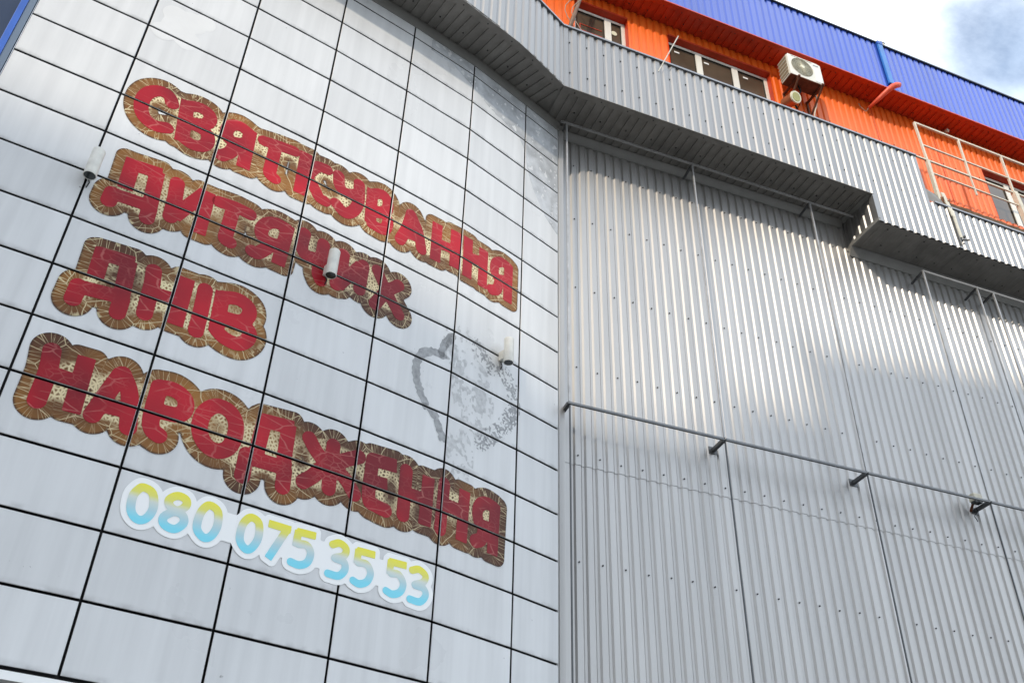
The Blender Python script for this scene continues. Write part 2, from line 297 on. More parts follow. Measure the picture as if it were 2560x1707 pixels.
w2=[[('b',[[1.322,8.325],[1.334,7.935]]),('b',[[1.28,8.245],[1.603,8.286]]),('b',[[1.554,8.297],[1.588,7.849]]),('b',[[1.222,7.825],[1.647,7.862]]),('c',[[1.245,7.838],[1.24,7.732]]),('c',[[1.592,7.832],[1.596,7.704]])],
 [('c',[[1.758,8.255],[1.781,8.032],[1.788,7.825]]),('b',[[1.819,7.842],[2.036,8.284]]),('b',[[2.061,8.309],[2.073,7.76]])],
 [('c',[[2.185,8.243],[2.345,8.264],[2.502,8.252]]),('c',[[2.33,8.226],[2.329,7.94],[2.329,7.834],[2.378,7.813]])],
 [('b',[[2.91,8.327],[2.888,7.782]]),('c',[[2.904,8.272],[2.781,8.286],[2.681,8.221],[2.652,8.105],[2.703,8.024],[2.798,8.016],[2.897,8.039]]),('c',[[2.773,7.983],[2.726,7.9],[2.664,7.82],[2.611,7.821]])],
 [('c',[[3.094,8.316],[3.09,8.142],[3.147,8.054],[3.294,8.074]]),('c',[[3.319,8.289],[3.319,8.077],[3.314,7.897],[3.352,7.819]])],
 [('c',[[3.558,8.28],[3.557,8.047],[3.526,7.854]]),('b',[[3.545,7.844],[3.775,8.243]]),('c',[[3.8,8.256],[3.793,7.921]])],
 [('c',[[3.969,8.274],[4.105,8.07],[4.29,7.836]]),('c',[[4.247,8.216],[4.107,8.051],[3.99,7.823]])]]
w3=[[('b',[[1.344,7.197],[1.355,6.856]]),('b',[[1.304,7.134],[1.624,7.164]]),('b',[[1.573,7.173],[1.607,6.76]]),('b',[[1.227,6.722],[1.654,6.774]]),('c',[[1.253,6.735],[1.247,6.588]]),('c',[[1.616,6.748],[1.617,6.603]])],
 [('c',[[1.797,7.161],[1.817,6.999],[1.829,6.689]]),('b',[[1.81,6.92],[2.084,6.946]]),('b',[[2.096,7.219],[2.103,6.68]])],
 [('c',[[2.277,7.169],[2.289,6.942],[2.292,6.701]])],
 [('b',[[2.44,7.221],[2.466,6.753]]),('c',[[2.449,7.163],[2.592,7.205],[2.704,7.16],[2.723,7.064],[2.661,6.975],[2.488,6.948]]),('c',[[2.494,6.917],[2.666,6.952],[2.762,6.901],[2.761,6.799],[2.683,6.723],[2.554,6.734],[2.474,6.781]])]]
w4=[[('c',[[1.239,6.045],[1.264,5.846],[1.262,5.574]]),('b',[[1.232,5.841],[1.554,5.831]]),('b',[[1.506,6.088],[1.529,5.556]])],
 [('c',[[1.798,6.027],[1.746,5.839],[1.684,5.591]]),('c',[[1.812,6.04],[1.909,5.879],[1.975,5.576]]),('b',[[1.734,5.707],[1.95,5.721]])],
 [('c',[[2.123,6.029],[2.129,5.725],[2.161,5.623],[2.224,5.589]]),('c',[[2.128,6.031],[2.246,6.047],[2.346,6.004],[2.38,5.913],[2.336,5.83],[2.177,5.807]])],
 [('c',[[2.648,6.037],[2.76,6.018],[2.835,5.918],[2.845,5.773],[2.802,5.657],[2.708,5.61],[2.609,5.647],[2.54,5.752],[2.531,5.88],[2.568,5.976],[2.648,6.037]])],
 [('b',[[3.081,6.083],[3.067,5.724]]),('b',[[3.047,6.04],[3.366,6.076]]),('b',[[3.314,6.096],[3.329,5.677]]),('b',[[2.946,5.646],[3.41,5.661]]),('c',[[2.983,5.666],[2.984,5.459]]),('c',[[3.351,5.634],[3.358,5.477]])],
 [('c',[[3.777,6.042],[3.779,5.834],[3.792,5.606]]),('c',[[3.53,6.029],[3.604,5.94],[3.709,5.848]]),('c',[[3.715,5.812],[3.625,5.676],[3.538,5.588]]),('c',[[4.053,6.023],[3.93,5.948],[3.813,5.861]]),('c',[[3.816,5.839],[3.952,5.742],[4.053,5.632]])],
 [('c',[[4.201,6.045],[4.204,5.652],[4.283,5.596],[4.398,5.581]]),('b',[[4.184,6.046],[4.471,6.071]]),('b',[[4.198,5.817],[4.391,5.838]])],
 [('c',[[4.583,6.063],[4.592,5.598]]),('b',[[4.844,6.091],[4.842,5.564]]),('b',[[4.591,5.828],[4.847,5.828]])],
 [('c',[[5.037,6.077],[5.024,5.59]]),('b',[[5.306,6.104],[5.295,5.546]]),('b',[[5.046,5.863],[5.314,5.863]])],
 [('b',[[5.725,6.108],[5.709,5.536]]),('c',[[5.723,6.057],[5.609,6.071],[5.512,6.015],[5.488,5.908],[5.534,5.811],[5.665,5.808]]),('c',[[5.577,5.77],[5.554,5.659],[5.478,5.61]])]]
ph=[[('c',[[2.222,5.107],[2.301,5.08],[2.336,4.961],[2.305,4.862],[2.241,4.833],[2.176,4.89],[2.16,5.008],[2.188,5.079],[2.222,5.107]])],
 [('c',[[2.498,5.118],[2.57,5.106],[2.583,5.052],[2.527,4.995],[2.459,5.015],[2.441,5.066],[2.498,5.118]]),('c',[[2.505,4.977],[2.576,4.965],[2.596,4.903],[2.538,4.836],[2.452,4.85],[2.432,4.911],[2.505,4.977]])],
 [('c',[[2.775,5.116],[2.849,5.08],[2.869,4.959],[2.836,4.859],[2.778,4.831],[2.711,4.891],[2.707,5.003],[2.733,5.08],[2.775,5.116]])],
 [('c',[[3.142,5.116],[3.212,5.084],[3.231,4.961],[3.193,4.858],[3.141,4.832],[3.078,4.893],[3.072,5.007],[3.097,5.079],[3.142,5.116]])],
 [('b',[[3.297,5.11],[3.507,5.11]]),('b',[[3.48,5.129],[3.347,4.805]])],
 [('b',[[3.745,5.124],[3.561,5.115]]),('b',[[3.577,5.129],[3.573,4.979]]),('c',[[3.592,5.008],[3.67,5.018],[3.719,4.961],[3.701,4.869],[3.63,4.826],[3.551,4.833]])],
 [('c',[[3.913,5.095],[3.979,5.126],[4.049,5.091],[4.033,5.02],[3.95,4.979],[4.041,4.968],[4.063,4.903],[4.01,4.83],[3.905,4.825]])],
 [('b',[[4.349,5.12],[4.158,5.111]]),('b',[[4.173,5.125],[4.171,4.988]]),('c',[[4.186,5.004],[4.272,5.01],[4.321,4.94],[4.293,4.854],[4.219,4.814],[4.155,4.828]])],
 [('b',[[4.689,5.114],[4.498,5.105]]),('b',[[4.516,5.123],[4.517,4.982]]),('c',[[4.531,4.998],[4.613,5.008],[4.67,4.938],[4.645,4.853],[4.567,4.811],[4.497,4.826]])],
 [('c',[[4.751,5.09],[4.827,5.118],[4.903,5.076],[4.881,5.008],[4.793,4.96],[4.886,4.954],[4.921,4.895],[4.864,4.817],[4.753,4.815]])]]
arc1=[[4.896,7.579],[4.748,7.573],[4.622,7.49],[4.566,7.343],[4.599,7.133],[4.66,6.996],[4.727,6.909]]
arc2=[[5.008,7.898],[4.919,7.753],[4.87,7.592]]
arc3=[[4.73,6.876],[4.868,6.785],[4.968,6.578]]
arc4=[[5.354,7.934],[5.475,7.813],[5.564,7.754],[5.796,7.764],[5.951,7.581],[5.932,7.296],[5.772,7.008],[5.484,6.747]]
patch1=[[5.139,7.798]]
patch2=[[5.648,7.243]]
patch3=[[5.371,6.453]]
film_edge=[[4.245,12.313],[4.655,12.312],[4.936,12.168],[5.153,12.042],[5.404,11.919],[5.682,11.874],[5.881,11.821],[5.999,11.646],[6.096,11.199],[6.215,10.949],[6.419,10.653],[6.65,10.484]]
cloud_edge=[[1.062,10.143],[1.102,10.429],[1.328,10.634],[1.482,10.757],[1.48,10.467],[1.393,10.071],[1.194,10.046]]
# ------------------------------------------------------------------ paths in plan: s along, d into the building, z up
ZS = 12.7282                                   # height of the grey soffit
class Path:
    def __init__(s, pts):
        s.p = [Vector((a, b)) for a, b in pts]; s.L = [0]
        for a, b in zip(s.p, s.p[1:]): s.L.append(s.L[-1]+(b-a).length)
        s.t = [(b-a).normalized() for a, b in zip(s.p, s.p[1:])]
        s.n = []
        for i in range(len(s.p)):
            ts = [s.t[j] for j in (i-1, i) if 0 <= j < len(s.t)]
            nn = [Vector((-q.y, q.x)) for q in ts]; v = sum(nn, Vector((0, 0)))/len(nn)
            s.n.append(v.normalized()/max(0.5, v.normalized().dot(nn[0])))
    def P(s, u, d=0.0, z=0.0, base=ZS):
        i = 0
        while i < len(s.t)-1 and u > s.L[i+1]: i += 1
        f = (u-s.L[i])/(s.L[i+1]-s.L[i]); g = min(1, max(0, f))
        q = s.p[i]+s.t[i]*(u-s.L[i]); n = s.n[i]*(1-g)+s.n[i+1]*g
        return Vector((q.x+n.x*d, q.y+n.y*d, base+z))
    def T(s, u):
        i = 0
        while i < len(s.t)-1 and u > s.L[i+1]: i += 1
        return Vector((s.t[i].x, s.t[i].y, 0)), Vector((-s.t[i].y, s.t[i].x, 0))
def line(o, yaw, n=40): return Path([o, (o[0]+n*math.cos(R(yaw)), o[1]+n*math.sin(R(yaw)))])
F = line((0.6228, 9.0454), 21.0)               # grey parapet face, right part
RW = line((0.5839, 9.7587), 20.1)              # ribbed wall
PL = [(-4.8155, 5.8462), (-3.9483, 6.3469), (-3.0917, 6.8819), (-2.2488, 7.4396), (-1.4318, 8.0234), (-0.6433, 8.626), (0.093, 9.296), (0.5839, 9.7587)]
LW = Path(PL)                                  # curved panel wall, breaks at every panel joint
U = LW.L
FL = Path([(-6.35, 4.30), (-5.45, 4.80), (-4.505, 5.309), (-3.610, 5.820), (-2.750, 6.366), (-1.898, 6.929), (-1.064, 7.525), (-0.794, 7.685), (-0.572, 7.884), (-0.355, 8.066), (-0.156, 8.2225), (0.053, 8.419), (0.322, 8.715), (0.6228, 9.0454)])
DW = 0.165                                     # ribbed wall face lies this far behind the RW line
UP = Vector((0, 0, 1))

PITCH_R = 0.1432
def profile(s0, s1, depth, of=0.072, sl=0.021, phase=0.0):
    """trapezoid corrugation between s0 and s1: list of (s, extra depth)"""
    va = PITCH_R-of-2*sl; out = []
    k0 = math.floor((s0-phase)/PITCH_R)-1; k1 = math.ceil((s1-phase)/PITCH_R)+1
    pts = []
    for k in range(k0, k1+1):
        b = phase+k*PITCH_R
        pts += [(b, 0), (b+of, 0), (b+of+sl, depth), (b+of+sl+va, depth)]
    def at(x):
        for (a, da), (b, db) in zip(pts, pts[1:]):
            if a <= x <= b: return da+(db-da)*(x-a)/max(1e-9, b-a)
        return 0
    out = [(s0, at(s0))]+[q for q in pts if s0+1e-4 < q[0] < s1-1e-4]+[(s1, at(s1))]
    return out
def ribbed(path, s0, s1, z0, z1, d0, depth=0.022, phase=0.0, wob=0.0, **kw):
    """one vertical corrugated sheet with real metal edges turned back at top and bottom"""
    mb = MB(); pr = profile(s0, s1, depth, phase=phase, **kw); n = len(pr)
    f0 = z0 if callable(z0) else (lambda s: z0); f1 = z1 if callable(z1) else (lambda s: z1)
    zs = 4
    for j in range(zs+1):
        for s, e in pr:
            a = f0(s)+(f1(s)-f0(s))*j/zs
            w = wob*math.sin(1.7*s+0.9*j+a) if 0 < j < zs else 0
            mb.v.append(tuple(path.P(s, d0+e+w, a)))
    for j in range(zs):
        for i in range(n-1): mb.f.append((j*n+i, j*n+i+1, (j+1)*n+i+1, (j+1)*n+i))
    b = len(mb.v)
    for s, e in pr: mb.v.append(tuple(path.P(s, d0+e+0.004, f1(s))))
    for s, e in pr: mb.v.append(tuple(path.P(s, d0+e+0.004, f0(s))))
    for i in range(n-1):
        mb.f.append((zs*n+i, zs*n+i+1, b+i+1, b+i)); mb.f.append((i+1, i, b+n+i, b+n+i+1))
    return mb
def ribbed_soffit(path, s0, s1, d0, d1, z, depth=0.018, phase=0.0, of=0.090, sl=0.003):
    mb = MB(); pr = profile(s0, s1, depth, of=of, sl=sl, phase=phase); n = len(pr)
    f1 = d1 if callable(d1) else (lambda s: d1)
    for k in (0, 1):
        for s, e in pr: mb.v.append(tuple(path.P(s, d0 if k == 0 else f1(s), z+e)))
    for i in range(n-1): mb.f.append((i, n+i, n+i+1, i+1))
    return mb
def strip(path, s0, s1, sec, n=1):
    """sweep a section [(d, z), ...] along the path"""
    mb = MB(); ss = [s0+(s1-s0)*k/n for k in range(n+1)]; m = len(sec)
    for s in ss:
        for d, z in sec: mb.v.append(tuple(path.P(s, d, z)))
    for k in range(n):
        for i in range(m): mb.f.append((k*m+i, (k+1)*m+i, (k+1)*m+(i+1) % m, k*m+(i+1) % m))
    mb.f += [tuple(range(m)), tuple(n*m+i for i in reversed(range(m)))]
    return mb
def screw(mb, p, n, r=0.010, h=0.011):
    n = Vector(n).normalized(); mb.tube([Vector(p)-n*0.004, Vector(p)+n*h], r, 6)

# ------------------------------------------------------------------ ground and street
g = MB(); g.box((0, 0, -0.25), (400, 0, 0), (0, 400, 0), (0, 0, 0.25)); setp(g.build('ground', M['asphalt']), kind='structure')
g = MB(); g.box((-1.5, 1.0, 0.03), Vector((14, 6.4, 0)), Vector((-2.4, 5.2, 0)), (0, 0, 0.10)); setp(g.build('pavement', M['paving'], bevel=0.02), kind='structure')

# ------------------------------------------------------------------ curved wall of white panels
ROW0, DZ = 12.3707, 0.55                        # top joint under the first full row, row height
wall = thing('panel_wall', 'curved white wall of wide dark-jointed metal panels carrying the red lettering', 'wall', (PL[3][0], PL[3][1], 0), kind='thing')
bk = MB()
for i in range(7):
    a, b = LW.P(U[i], 0.045, 3.3, 0), LW.P(U[i+1], 0.045, 3.3, 0)
    a2, b2 = LW.P(U[i], 0.30, 3.3, 0), LW.P(U[i+1], 0.30, 3.3, 0)
    h = Vector((0, 0, ZS-3.3-0.02))
    bk.add([a, b, b+h, a+h, a2, b2, b2+h, a2+h], [(0, 1, 2, 3), (5, 4, 7, 6), (3, 2, 6, 7), (1, 0, 4, 5)])
bk.build('joint_backing', M['gasket'], wall)
def panel_mesh(w, h):
    e, t = 0.0045, 0.036; x, z = w/2, h/2
    vs = [(-x+e, 0, -z+e), (x-e, 0, -z+e), (x-e, 0, z-e), (-x+e, 0, z-e)]
    vs += [(-x, e, -z), (x, e, -z), (x, e, z), (-x, e, z), (-x, t, -z), (x, t, -z), (x, t, z), (-x, t, z)]
    fs = [(0, 1, 2, 3)]
    for i in range(4):
        j = (i+1) % 4; fs += [(4+i, 4+j, j, i), (8+i, 8+j, 4+j, 4+i)]
    me = bpy.data.meshes.new('panel'); me.from_pydata(vs, [], fs); me.materials.append(M['panel']); me.materials.append(M['gasket'])
    for k, f in enumerate(me.polygons): f.material_index = 1 if k in (2, 4, 6, 8) else 0
    me.update(); return me
GAP = 0.0105
for i in range(7):
    a, b = Vector(PL[i]), Vector(PL[i+1]); t2 = (b-a).normalized(); yaw = math.atan2(t2.y, t2.x); mid = (a+b)/2
    w = (b-a).length-2*GAP if i < 6 else (b-a).length-GAP-0.01
    me = panel_mesh(w, DZ-2*GAP); me0 = panel_mesh(w, 0.65*DZ/1.0-GAP-0.005)
    for k in range(-1, 16):
        o = bpy.data.objects.new('panel', me0 if k < 0 else me); COL.objects.link(o); o.parent = wall
        zc = ROW0-DZ*(k+0.5) if k >= 0 else ROW0+GAP+(0.65*DZ-GAP-0.005)/2
        o.location = Vector((mid.x, mid.y, zc))-Vector(wall.location)
        o.rotation_euler = (random.gauss(0, 0.0014), random.gauss(0, 0.0006), yaw+random.gauss(0, 0.0018))
# white flashing at the foot, dark shopfront band under it
st = MB()
ft = strip(LW, U[0], U[7], [(-0.02, 3.555-ZS), (0.10, 3.555-ZS), (0.10, 3.48-ZS), (-0.02, 3.495-ZS)], 1)
for i in range(7):
    st_i = strip(LW, U[i], U[i+1], [(-0.022, 3.545-ZS), (0.10, 3.545-ZS), (0.10, 3.47-ZS), (-0.022, 3.485-ZS)], 1); st.add(st_i.v, st_i.f)
st.build('foot_flashing', M['sticker_white'], wall)
sh = MB()
for i in range(7):
    q = strip(LW, U[i], U[i+1], [(0.06, 3.46-ZS), (0.30, 3.46-ZS), (0.30, -ZS), (0.06, -ZS)], 1); sh.add(q.v, q.f)
sh.build('shop_glazing', M['pane'], wall)
et = MB()
for (u0, u1, d0) in ((-0.062, -0.004, -0.008),):
    q = strip(LW, u0, u1, [(d0, ZS-ZS), (0.05, 0), (0.05, 3.5-ZS), (d0, 3.5-ZS)], 1); et.add(q.v, q.f)
et.build('edge_trim', mat('edge_trim', (0.16, 0.20, 0.25), 0.3, 0.5, 0.5), wall)
tb = MB()
for i in range(7):                              # angle trim under the soffit
    q = strip(LW, U[i], U[i+1], [(-0.035, -0.004), (0.04, -0.004), (0.04, -0.165), (-0.012, -0.165)], 1); tb.add(q.v, q.f)
tb.build('soffit_trim', M['grey_trim'], wall)

# blue framed glazing left of the panels
gz = thing('blue_window', 'dark blue glazing in a bright blue frame beside the curved wall', 'window', LW.P(-0.6, 0, 0, 0), kind='thing')
q = strip(LW, -0.125, -0.066, [(-0.02, 0), (0.08, 0), (0.08, 3-ZS), (-0.02, 3-ZS)]); q.build('frame', M['blue_trim'], gz, bevel=0.004)
q = strip(LW, -2.0, -1.94, [(-0.02, 0), (0.08, 0), (0.08, 3-ZS), (-0.02, 3-ZS)]); q.build('frame', M['blue_trim'], gz, bevel=0.004)
for k in range(5):
    z = 0-k*2.2
    q = strip(LW, -1.94, -0.125, [(0.03, z-0.03), (0.05, z-0.03), (0.05, z-2.17), (0.03, z-2.17)]); q.build('pane', M['pane_blue'], gz)
    q = strip(LW, -1.94, -0.125, [(-0.015, z), (0.06, z), (0.06, z-0.06), (-0.015, z-0.06)]); q.build('transom', M['blue_trim'], gz)

# ------------------------------------------------------------------ ribbed grey wall
rw = thing('ribbed_wall', 'tall wall of pale grey ribbed metal sheets right of the lettering', 'wall', RW.P(4, DW, 0, 0), kind='thing')
S0, SE = 0.075, 10.2
OV = -5.62
cuts = [S0]+[0.29+1.1456*k for k in range(1, 9)]+[SE]
sheets = []
for a, b in zip(cuts, cuts[1:]):
    j = random.uniform(-0.0012, 0.0012)
    ribbed(RW, a, b+0.004, OV, -0.02, DW+j, phase=0.0, wob=0.0012).build('sheet', M['grey_sheet'], rw)
    ribbed(RW, a, b+0.004, -9.6, OV+0.06, DW+0.006+j, phase=0.0, wob=0.0012).build('sheet', M['grey_sheet'], rw)
bkw = strip(RW, 0.0, SE+0.2, [(DW+0.05, -0.01), (DW+0.4, -0.01), (DW+0.4, -ZS), (DW+0.05, -ZS)]); bkw.build('core', M['concrete'], rw)
lw = strip(RW, S0, SE, [(DW+0.01, -9.6), (DW+0.05, -9.6), (DW+0.05, -ZS+0.13), (DW+0.01, -ZS+0.13)]); lw.build('plinth', M['concrete'], rw)
cf = strip(RW, 0.004, 0.082, [(0.0, -0.02), (DW+0.03, -0.02), (DW+0.03, -10.6), (0.0, -10.6)]); cf.build('corner_flashing', M['grey_sheet'], rw, bevel=0.006)
cf = strip(RW, 0.108, 0.122, [(DW-0.03, -0.02), (DW+0.03, -0.02), (DW+0.03, -10.6), (DW-0.03, -10.6)]); cf.build('corner_channel', M['tube_dark'], rw)
t_ = strip(RW, 0.0, 5.16, [(DW-0.08, -0.003), (DW+0.03, -0.003), (DW+0.03, -0.13), (DW-0.012, -0.13)]); t_.build('soffit_trim', M['grey_trim'], rw)
t_ = strip(RW, 5.20, SE, [(DW-0.10, -0.570), (DW+0.03, -0.570), (DW+0.03, -0.71), (DW-0.012, -0.71)]); t_.build('soffit_trim', M['grey_trim'], rw)
sw = MB(); tn, nn = RW.T(1)
for z in (-0.62, -1.68, -2.94, -4.24, -5.50, -6.83, -8.2):
    for k in range(0, 36):
        s = 0.031+PITCH_R*2*k+random.gauss(0, 0.004)
        if s < 0.14 or s > SE: continue
        screw(sw, RW.P(s, DW-0.001 if z > OV else DW+0.005, z+random.gauss(0, 0.006)), -nn)
setp(sw.build('screw_heads', M['screw'], rw), kind='stuff')

# ------------------------------------------------------------------ grey parapet: soffit, ribbed face, coping
gp = thing('grey_parapet', 'grey ribbed parapet box overhanging both walls with dark underside', 'parapet', F.P(2, 0.3, 0.5))
FT, FLOW, SD, STEP1, STEP2, FE = 1.402, 0.330, -0.567, 5.456, 6.672, 9.9
c2 = [0.0]+[1.1456*k for k in range(1, 9)]
def fz(a, b):
    return (SD if a >= STEP1-1e-3 else 0.0), (FLOW if a >= STEP2-1e-3 else FT)
allc = sorted(set([round(x, 4) for x in c2]+[STEP1, STEP2, FE])); allc = [x for x in allc if x <= FE]
allc = [x for i, x in enumerate(allc) if i == 0 or x-allc[i-1] > 0.12 or x in (STEP1, STEP2, FE)]
for a, b in zip(allc, allc[1:]):
    z0, z1 = fz(a, b)
    ribbed(F, a+0.001, b, z0, z1, random.uniform(-0.001, 0.001), phase=0.008, wob=0.001).build('sheet', M['grey_fascia'], gp)
lc = np.linspace(0, FL.L[-1], 10)
for a, b in zip(lc, lc[1:]):
    ribbed(FL, a, b, 0.0, FT, 0.0, phase=FL.L[-1]-0.034).build('sheet', M['grey_fascia'], gp)
# inner core of the parapet
q = strip(F, -0.1, STEP2-0.02, [(0.04, 0.045), (0.60, 0.045), (0.60, 1.36), (0.04, 1.36)]); q.build('core', M['dark'], gp)
q = strip(F, STEP1+0.02, FE, [(0.04, SD+0.03), (0.60, SD+0.03), (0.60, 0.29), (0.04, 0.29)]); q.build('core', M['dark'], gp)
q = strip(FL, 0.0, FL.L[-1]-0.02, [(0.04, 0.045), (0.45, 0.045), (0.45, 1.36), (0.04, 1.36)], 13); q.build('core', M['dark'], gp)
# copings
q = strip(F, 0.0, STEP2, [(-0.022, FT-0.012), (0.20, FT-0.004), (0.20, FT+0.022), (-0.022, FT+0.022)]); q.build('coping', M['coping'], gp)
q = strip(FL, 0.0, FL.L[-1], [(-0.022, FT-0.012), (0.20, FT-0.004), (0.20, FT+0.022), (-0.022, FT+0.022)], 26); q.build('coping', M['coping'], gp)
q = strip(F, STEP2+0.10, FE, [(-0.022, FLOW-0.012), (0.10, FLOW-0.004), (0.10, FLOW+0.02), (-0.022, FLOW+0.02)]); q.build('coping', M['coping'], gp)
# soffits
dR = lambda s: 0.86-0.0157*s
for a, b in zip(np.linspace(0.0, STEP1, 6), np.linspace(0.0, STEP1, 6)[1:]):
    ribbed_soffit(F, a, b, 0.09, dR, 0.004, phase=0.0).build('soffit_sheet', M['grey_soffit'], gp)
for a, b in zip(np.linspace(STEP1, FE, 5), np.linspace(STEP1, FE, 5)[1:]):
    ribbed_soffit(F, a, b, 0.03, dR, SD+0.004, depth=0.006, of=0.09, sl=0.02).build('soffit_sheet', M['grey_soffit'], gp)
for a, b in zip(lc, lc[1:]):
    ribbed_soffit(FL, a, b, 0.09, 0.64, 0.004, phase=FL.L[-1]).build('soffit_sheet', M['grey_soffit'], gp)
q = MB()
for a in np.linspace(0, FL.L[-1], 14)[:-1]:
    z_ = strip(FL, a, a+FL.L[-1]/13, [(0.0, 0.03), (0.9, 0.03), (0.9, 0.035), (0.0, 0.035)], 1); q.add(z_.v, z_.f)
q.build('soffit_backing', M['grey_soffit'], gp)
q = strip(F, -0.7, STEP1, [(0.05, 0.028), (0.95, 0.028), (0.95, 0.034), (0.05, 0.034)]); q.build('soffit_backing', M['grey_soffit'], gp)
q = strip(FL, 0.0, FL.L[-1]+0.004, [(-0.006, -0.006), (0.105, -0.002), (0.105, 0.004), (-0.006, 0.004)], 26); q.build('edge_flashing', M['grey_soffit'], gp)
q = strip(F, 0.0, STEP1, [(-0.006, -0.006), (0.105, -0.002), (0.105, 0.004), (-0.006, 0.004)]); q.build('edge_flashing', M['grey_soffit'], gp)
# end face where the parapet drops
ef = MB(); tF, nF = F.T(1)
pr = profile(0.10, 0.80, 0.02, phase=0.02)
for z in (SD+0.05, -0.01):
    for d, e in pr: ef.v.append(tuple(F.P(STEP1-0.006-0.02+e, d, z)))
n = len(pr)
for i in range(n-1): ef.f.append((i, n+i, n+i+1, i+1))
ef.build('end_sheet', M['grey_fascia'], gp)
q = MB(); q.box(F.P(STEP1-0.012, 0.43, SD+0.03), tF*0.020, nF*0.43, UP*0.034); q.build('end_flashing', M['grey_trim'], gp)
q = MB(); q.box(F.P(STEP1-0.010, 0.048, (SD)/2+0.02), tF*0.022, nF*0.052, UP*(-SD/2-0.03)); q.build('corner_flashing', M['grey_fascia'], gp)
q = MB(); q.box(F.P(STEP1-0.06, 0.45, -0.012), tF*0.05, nF*0.40, UP*0.010); q.build('end_angle', M['grey_trim'], gp)
# screws on face and soffit
sw = MB()
for z in (0.36, 1.06):
    for k in range(0, 36):
        s = 0.008+0.10+PITCH_R*2*k
        if s > FE: break
        if z > 1 and s > STEP2: continue
        if z < 1 and s > STEP2: zz = 0.12
        else: zz = z
        screw(sw, F.P(s, 0.019, zz+random.gauss(0, 0.008)), -nF, 0.010)
    for k in range(0, 26):
        s = FL.L[-1]-0.03-PITCH_R*2*k; t3, n3 = FL.T(s); screw(sw, FL.P(s, 0.019, z+random.gauss(0, 0.008)), -n3, 0.011)
for k in range(12):
    for d, o in ((0.055, 0.0), (0.40, 0.15)):
        s = 0.2+0.43*k+o
        if s < STEP1-0.1: screw(sw, F.P(s, d, 0.002), (0, 0, -1), 0.011)
        s = STEP1+0.25+0.36*k+o
        if s < FE: screw(sw, F.P(s, d+0.08, SD+0.008), (0, 0, -1), 0.011)
for k in range(16):
    for d, o in ((0.055, 0.0), (0.40, 0.15)):
        s = FL.L[-1]-0.2-0.43*k-o
        if s > 0.2: screw(sw, FL.P(s, d, 0.002), (0, 0, -1), 0.011)
setp(sw.build('screw_heads', M['screw'], gp), kind='stuff')
# seam channel and dents on the lower right face
q = MB(); q.bar(F.P(7.075, -0.012, FLOW-0.01), F.P(7.075, -0.012, SD+0.05), 0.02, 0.02); q.build('seam_channel', M['tube_dark'], gp)

# ------------------------------------------------------------------ orange storey with its windows
ow = thing('orange_wall', 'set-back upper storey of orange ribbed sheets under a red soffit', 'wall', F.P(4, 0.63, 2.0), kind='thing')
DO, ZT, ZO = 0.63, 3.47, 0.25
wins = [(0.50, 1.51, 3.20), (2.305, 4.41, 3.20), (9.155, 11.0, 2.71)]
segs = [(-0.15, 0.50, ZO, ZT), (0.50, 1.51, 3.20, ZT), (1.51, 2.305, ZO, ZT), (2.305, 4.41, 3.20, ZT), (4.41, 6.68, ZO, ZT), (6.68, 8.1, ZO, ZT), (8.1, 9.155, ZO, ZT), (9.155, 11.0, 2.71, ZT),
        (9.155, 11.0, ZO, 1.42)]
for a, b, z0, z1 in segs:
    if b-a > 1.2:
        m_ = int(math.ceil((b-a)/1.15)); xs = np.linspace(a, b, m_+1)
    else: xs = [a, b]
    for c, d in zip(xs, xs[1:]): ribbed(F, float(c), float(d)+0.002, z0, z1, DO+random.uniform(-0.001, 0.001), phase=0.05).build('sheet', M['orange'], ow)
OL = Path([(p.x-0.466*1.0, p.y+0.424*1.0) for p in FL.p[:-1]]+[(0.2586, 9.581)])
ribbed(OL, OL.L[-1]-3.2, OL.L[-1], 0.6, ZT, 0.0).build('sheet', M['orange'], ow)
q = strip(F, -0.2, 0.48, [(DO+0.20, ZO), (DO+0.5, ZO), (DO+0.5, ZT+1.3), (DO+0.20, ZT+1.3)]); q.build('core', M['dark'], ow)
q = strip(F, 0.48, 11.0, [(DO+0.24, ZO), (DO+0.5, ZO), (DO+0.5, ZT+1.3), (DO+0.24, ZT+1.3)]); q.build('core', M['dark'], ow)
for s in (6.676, 8.1):                         # vertical joints between sheets
    q = MB(); q.bar(F.P(s, DO-0.002, ZO+0.4), F.P(s, DO-0.002, ZT-0.05), 0.012, 0.012); q.build('joint_strip', M['red_orange'], ow)
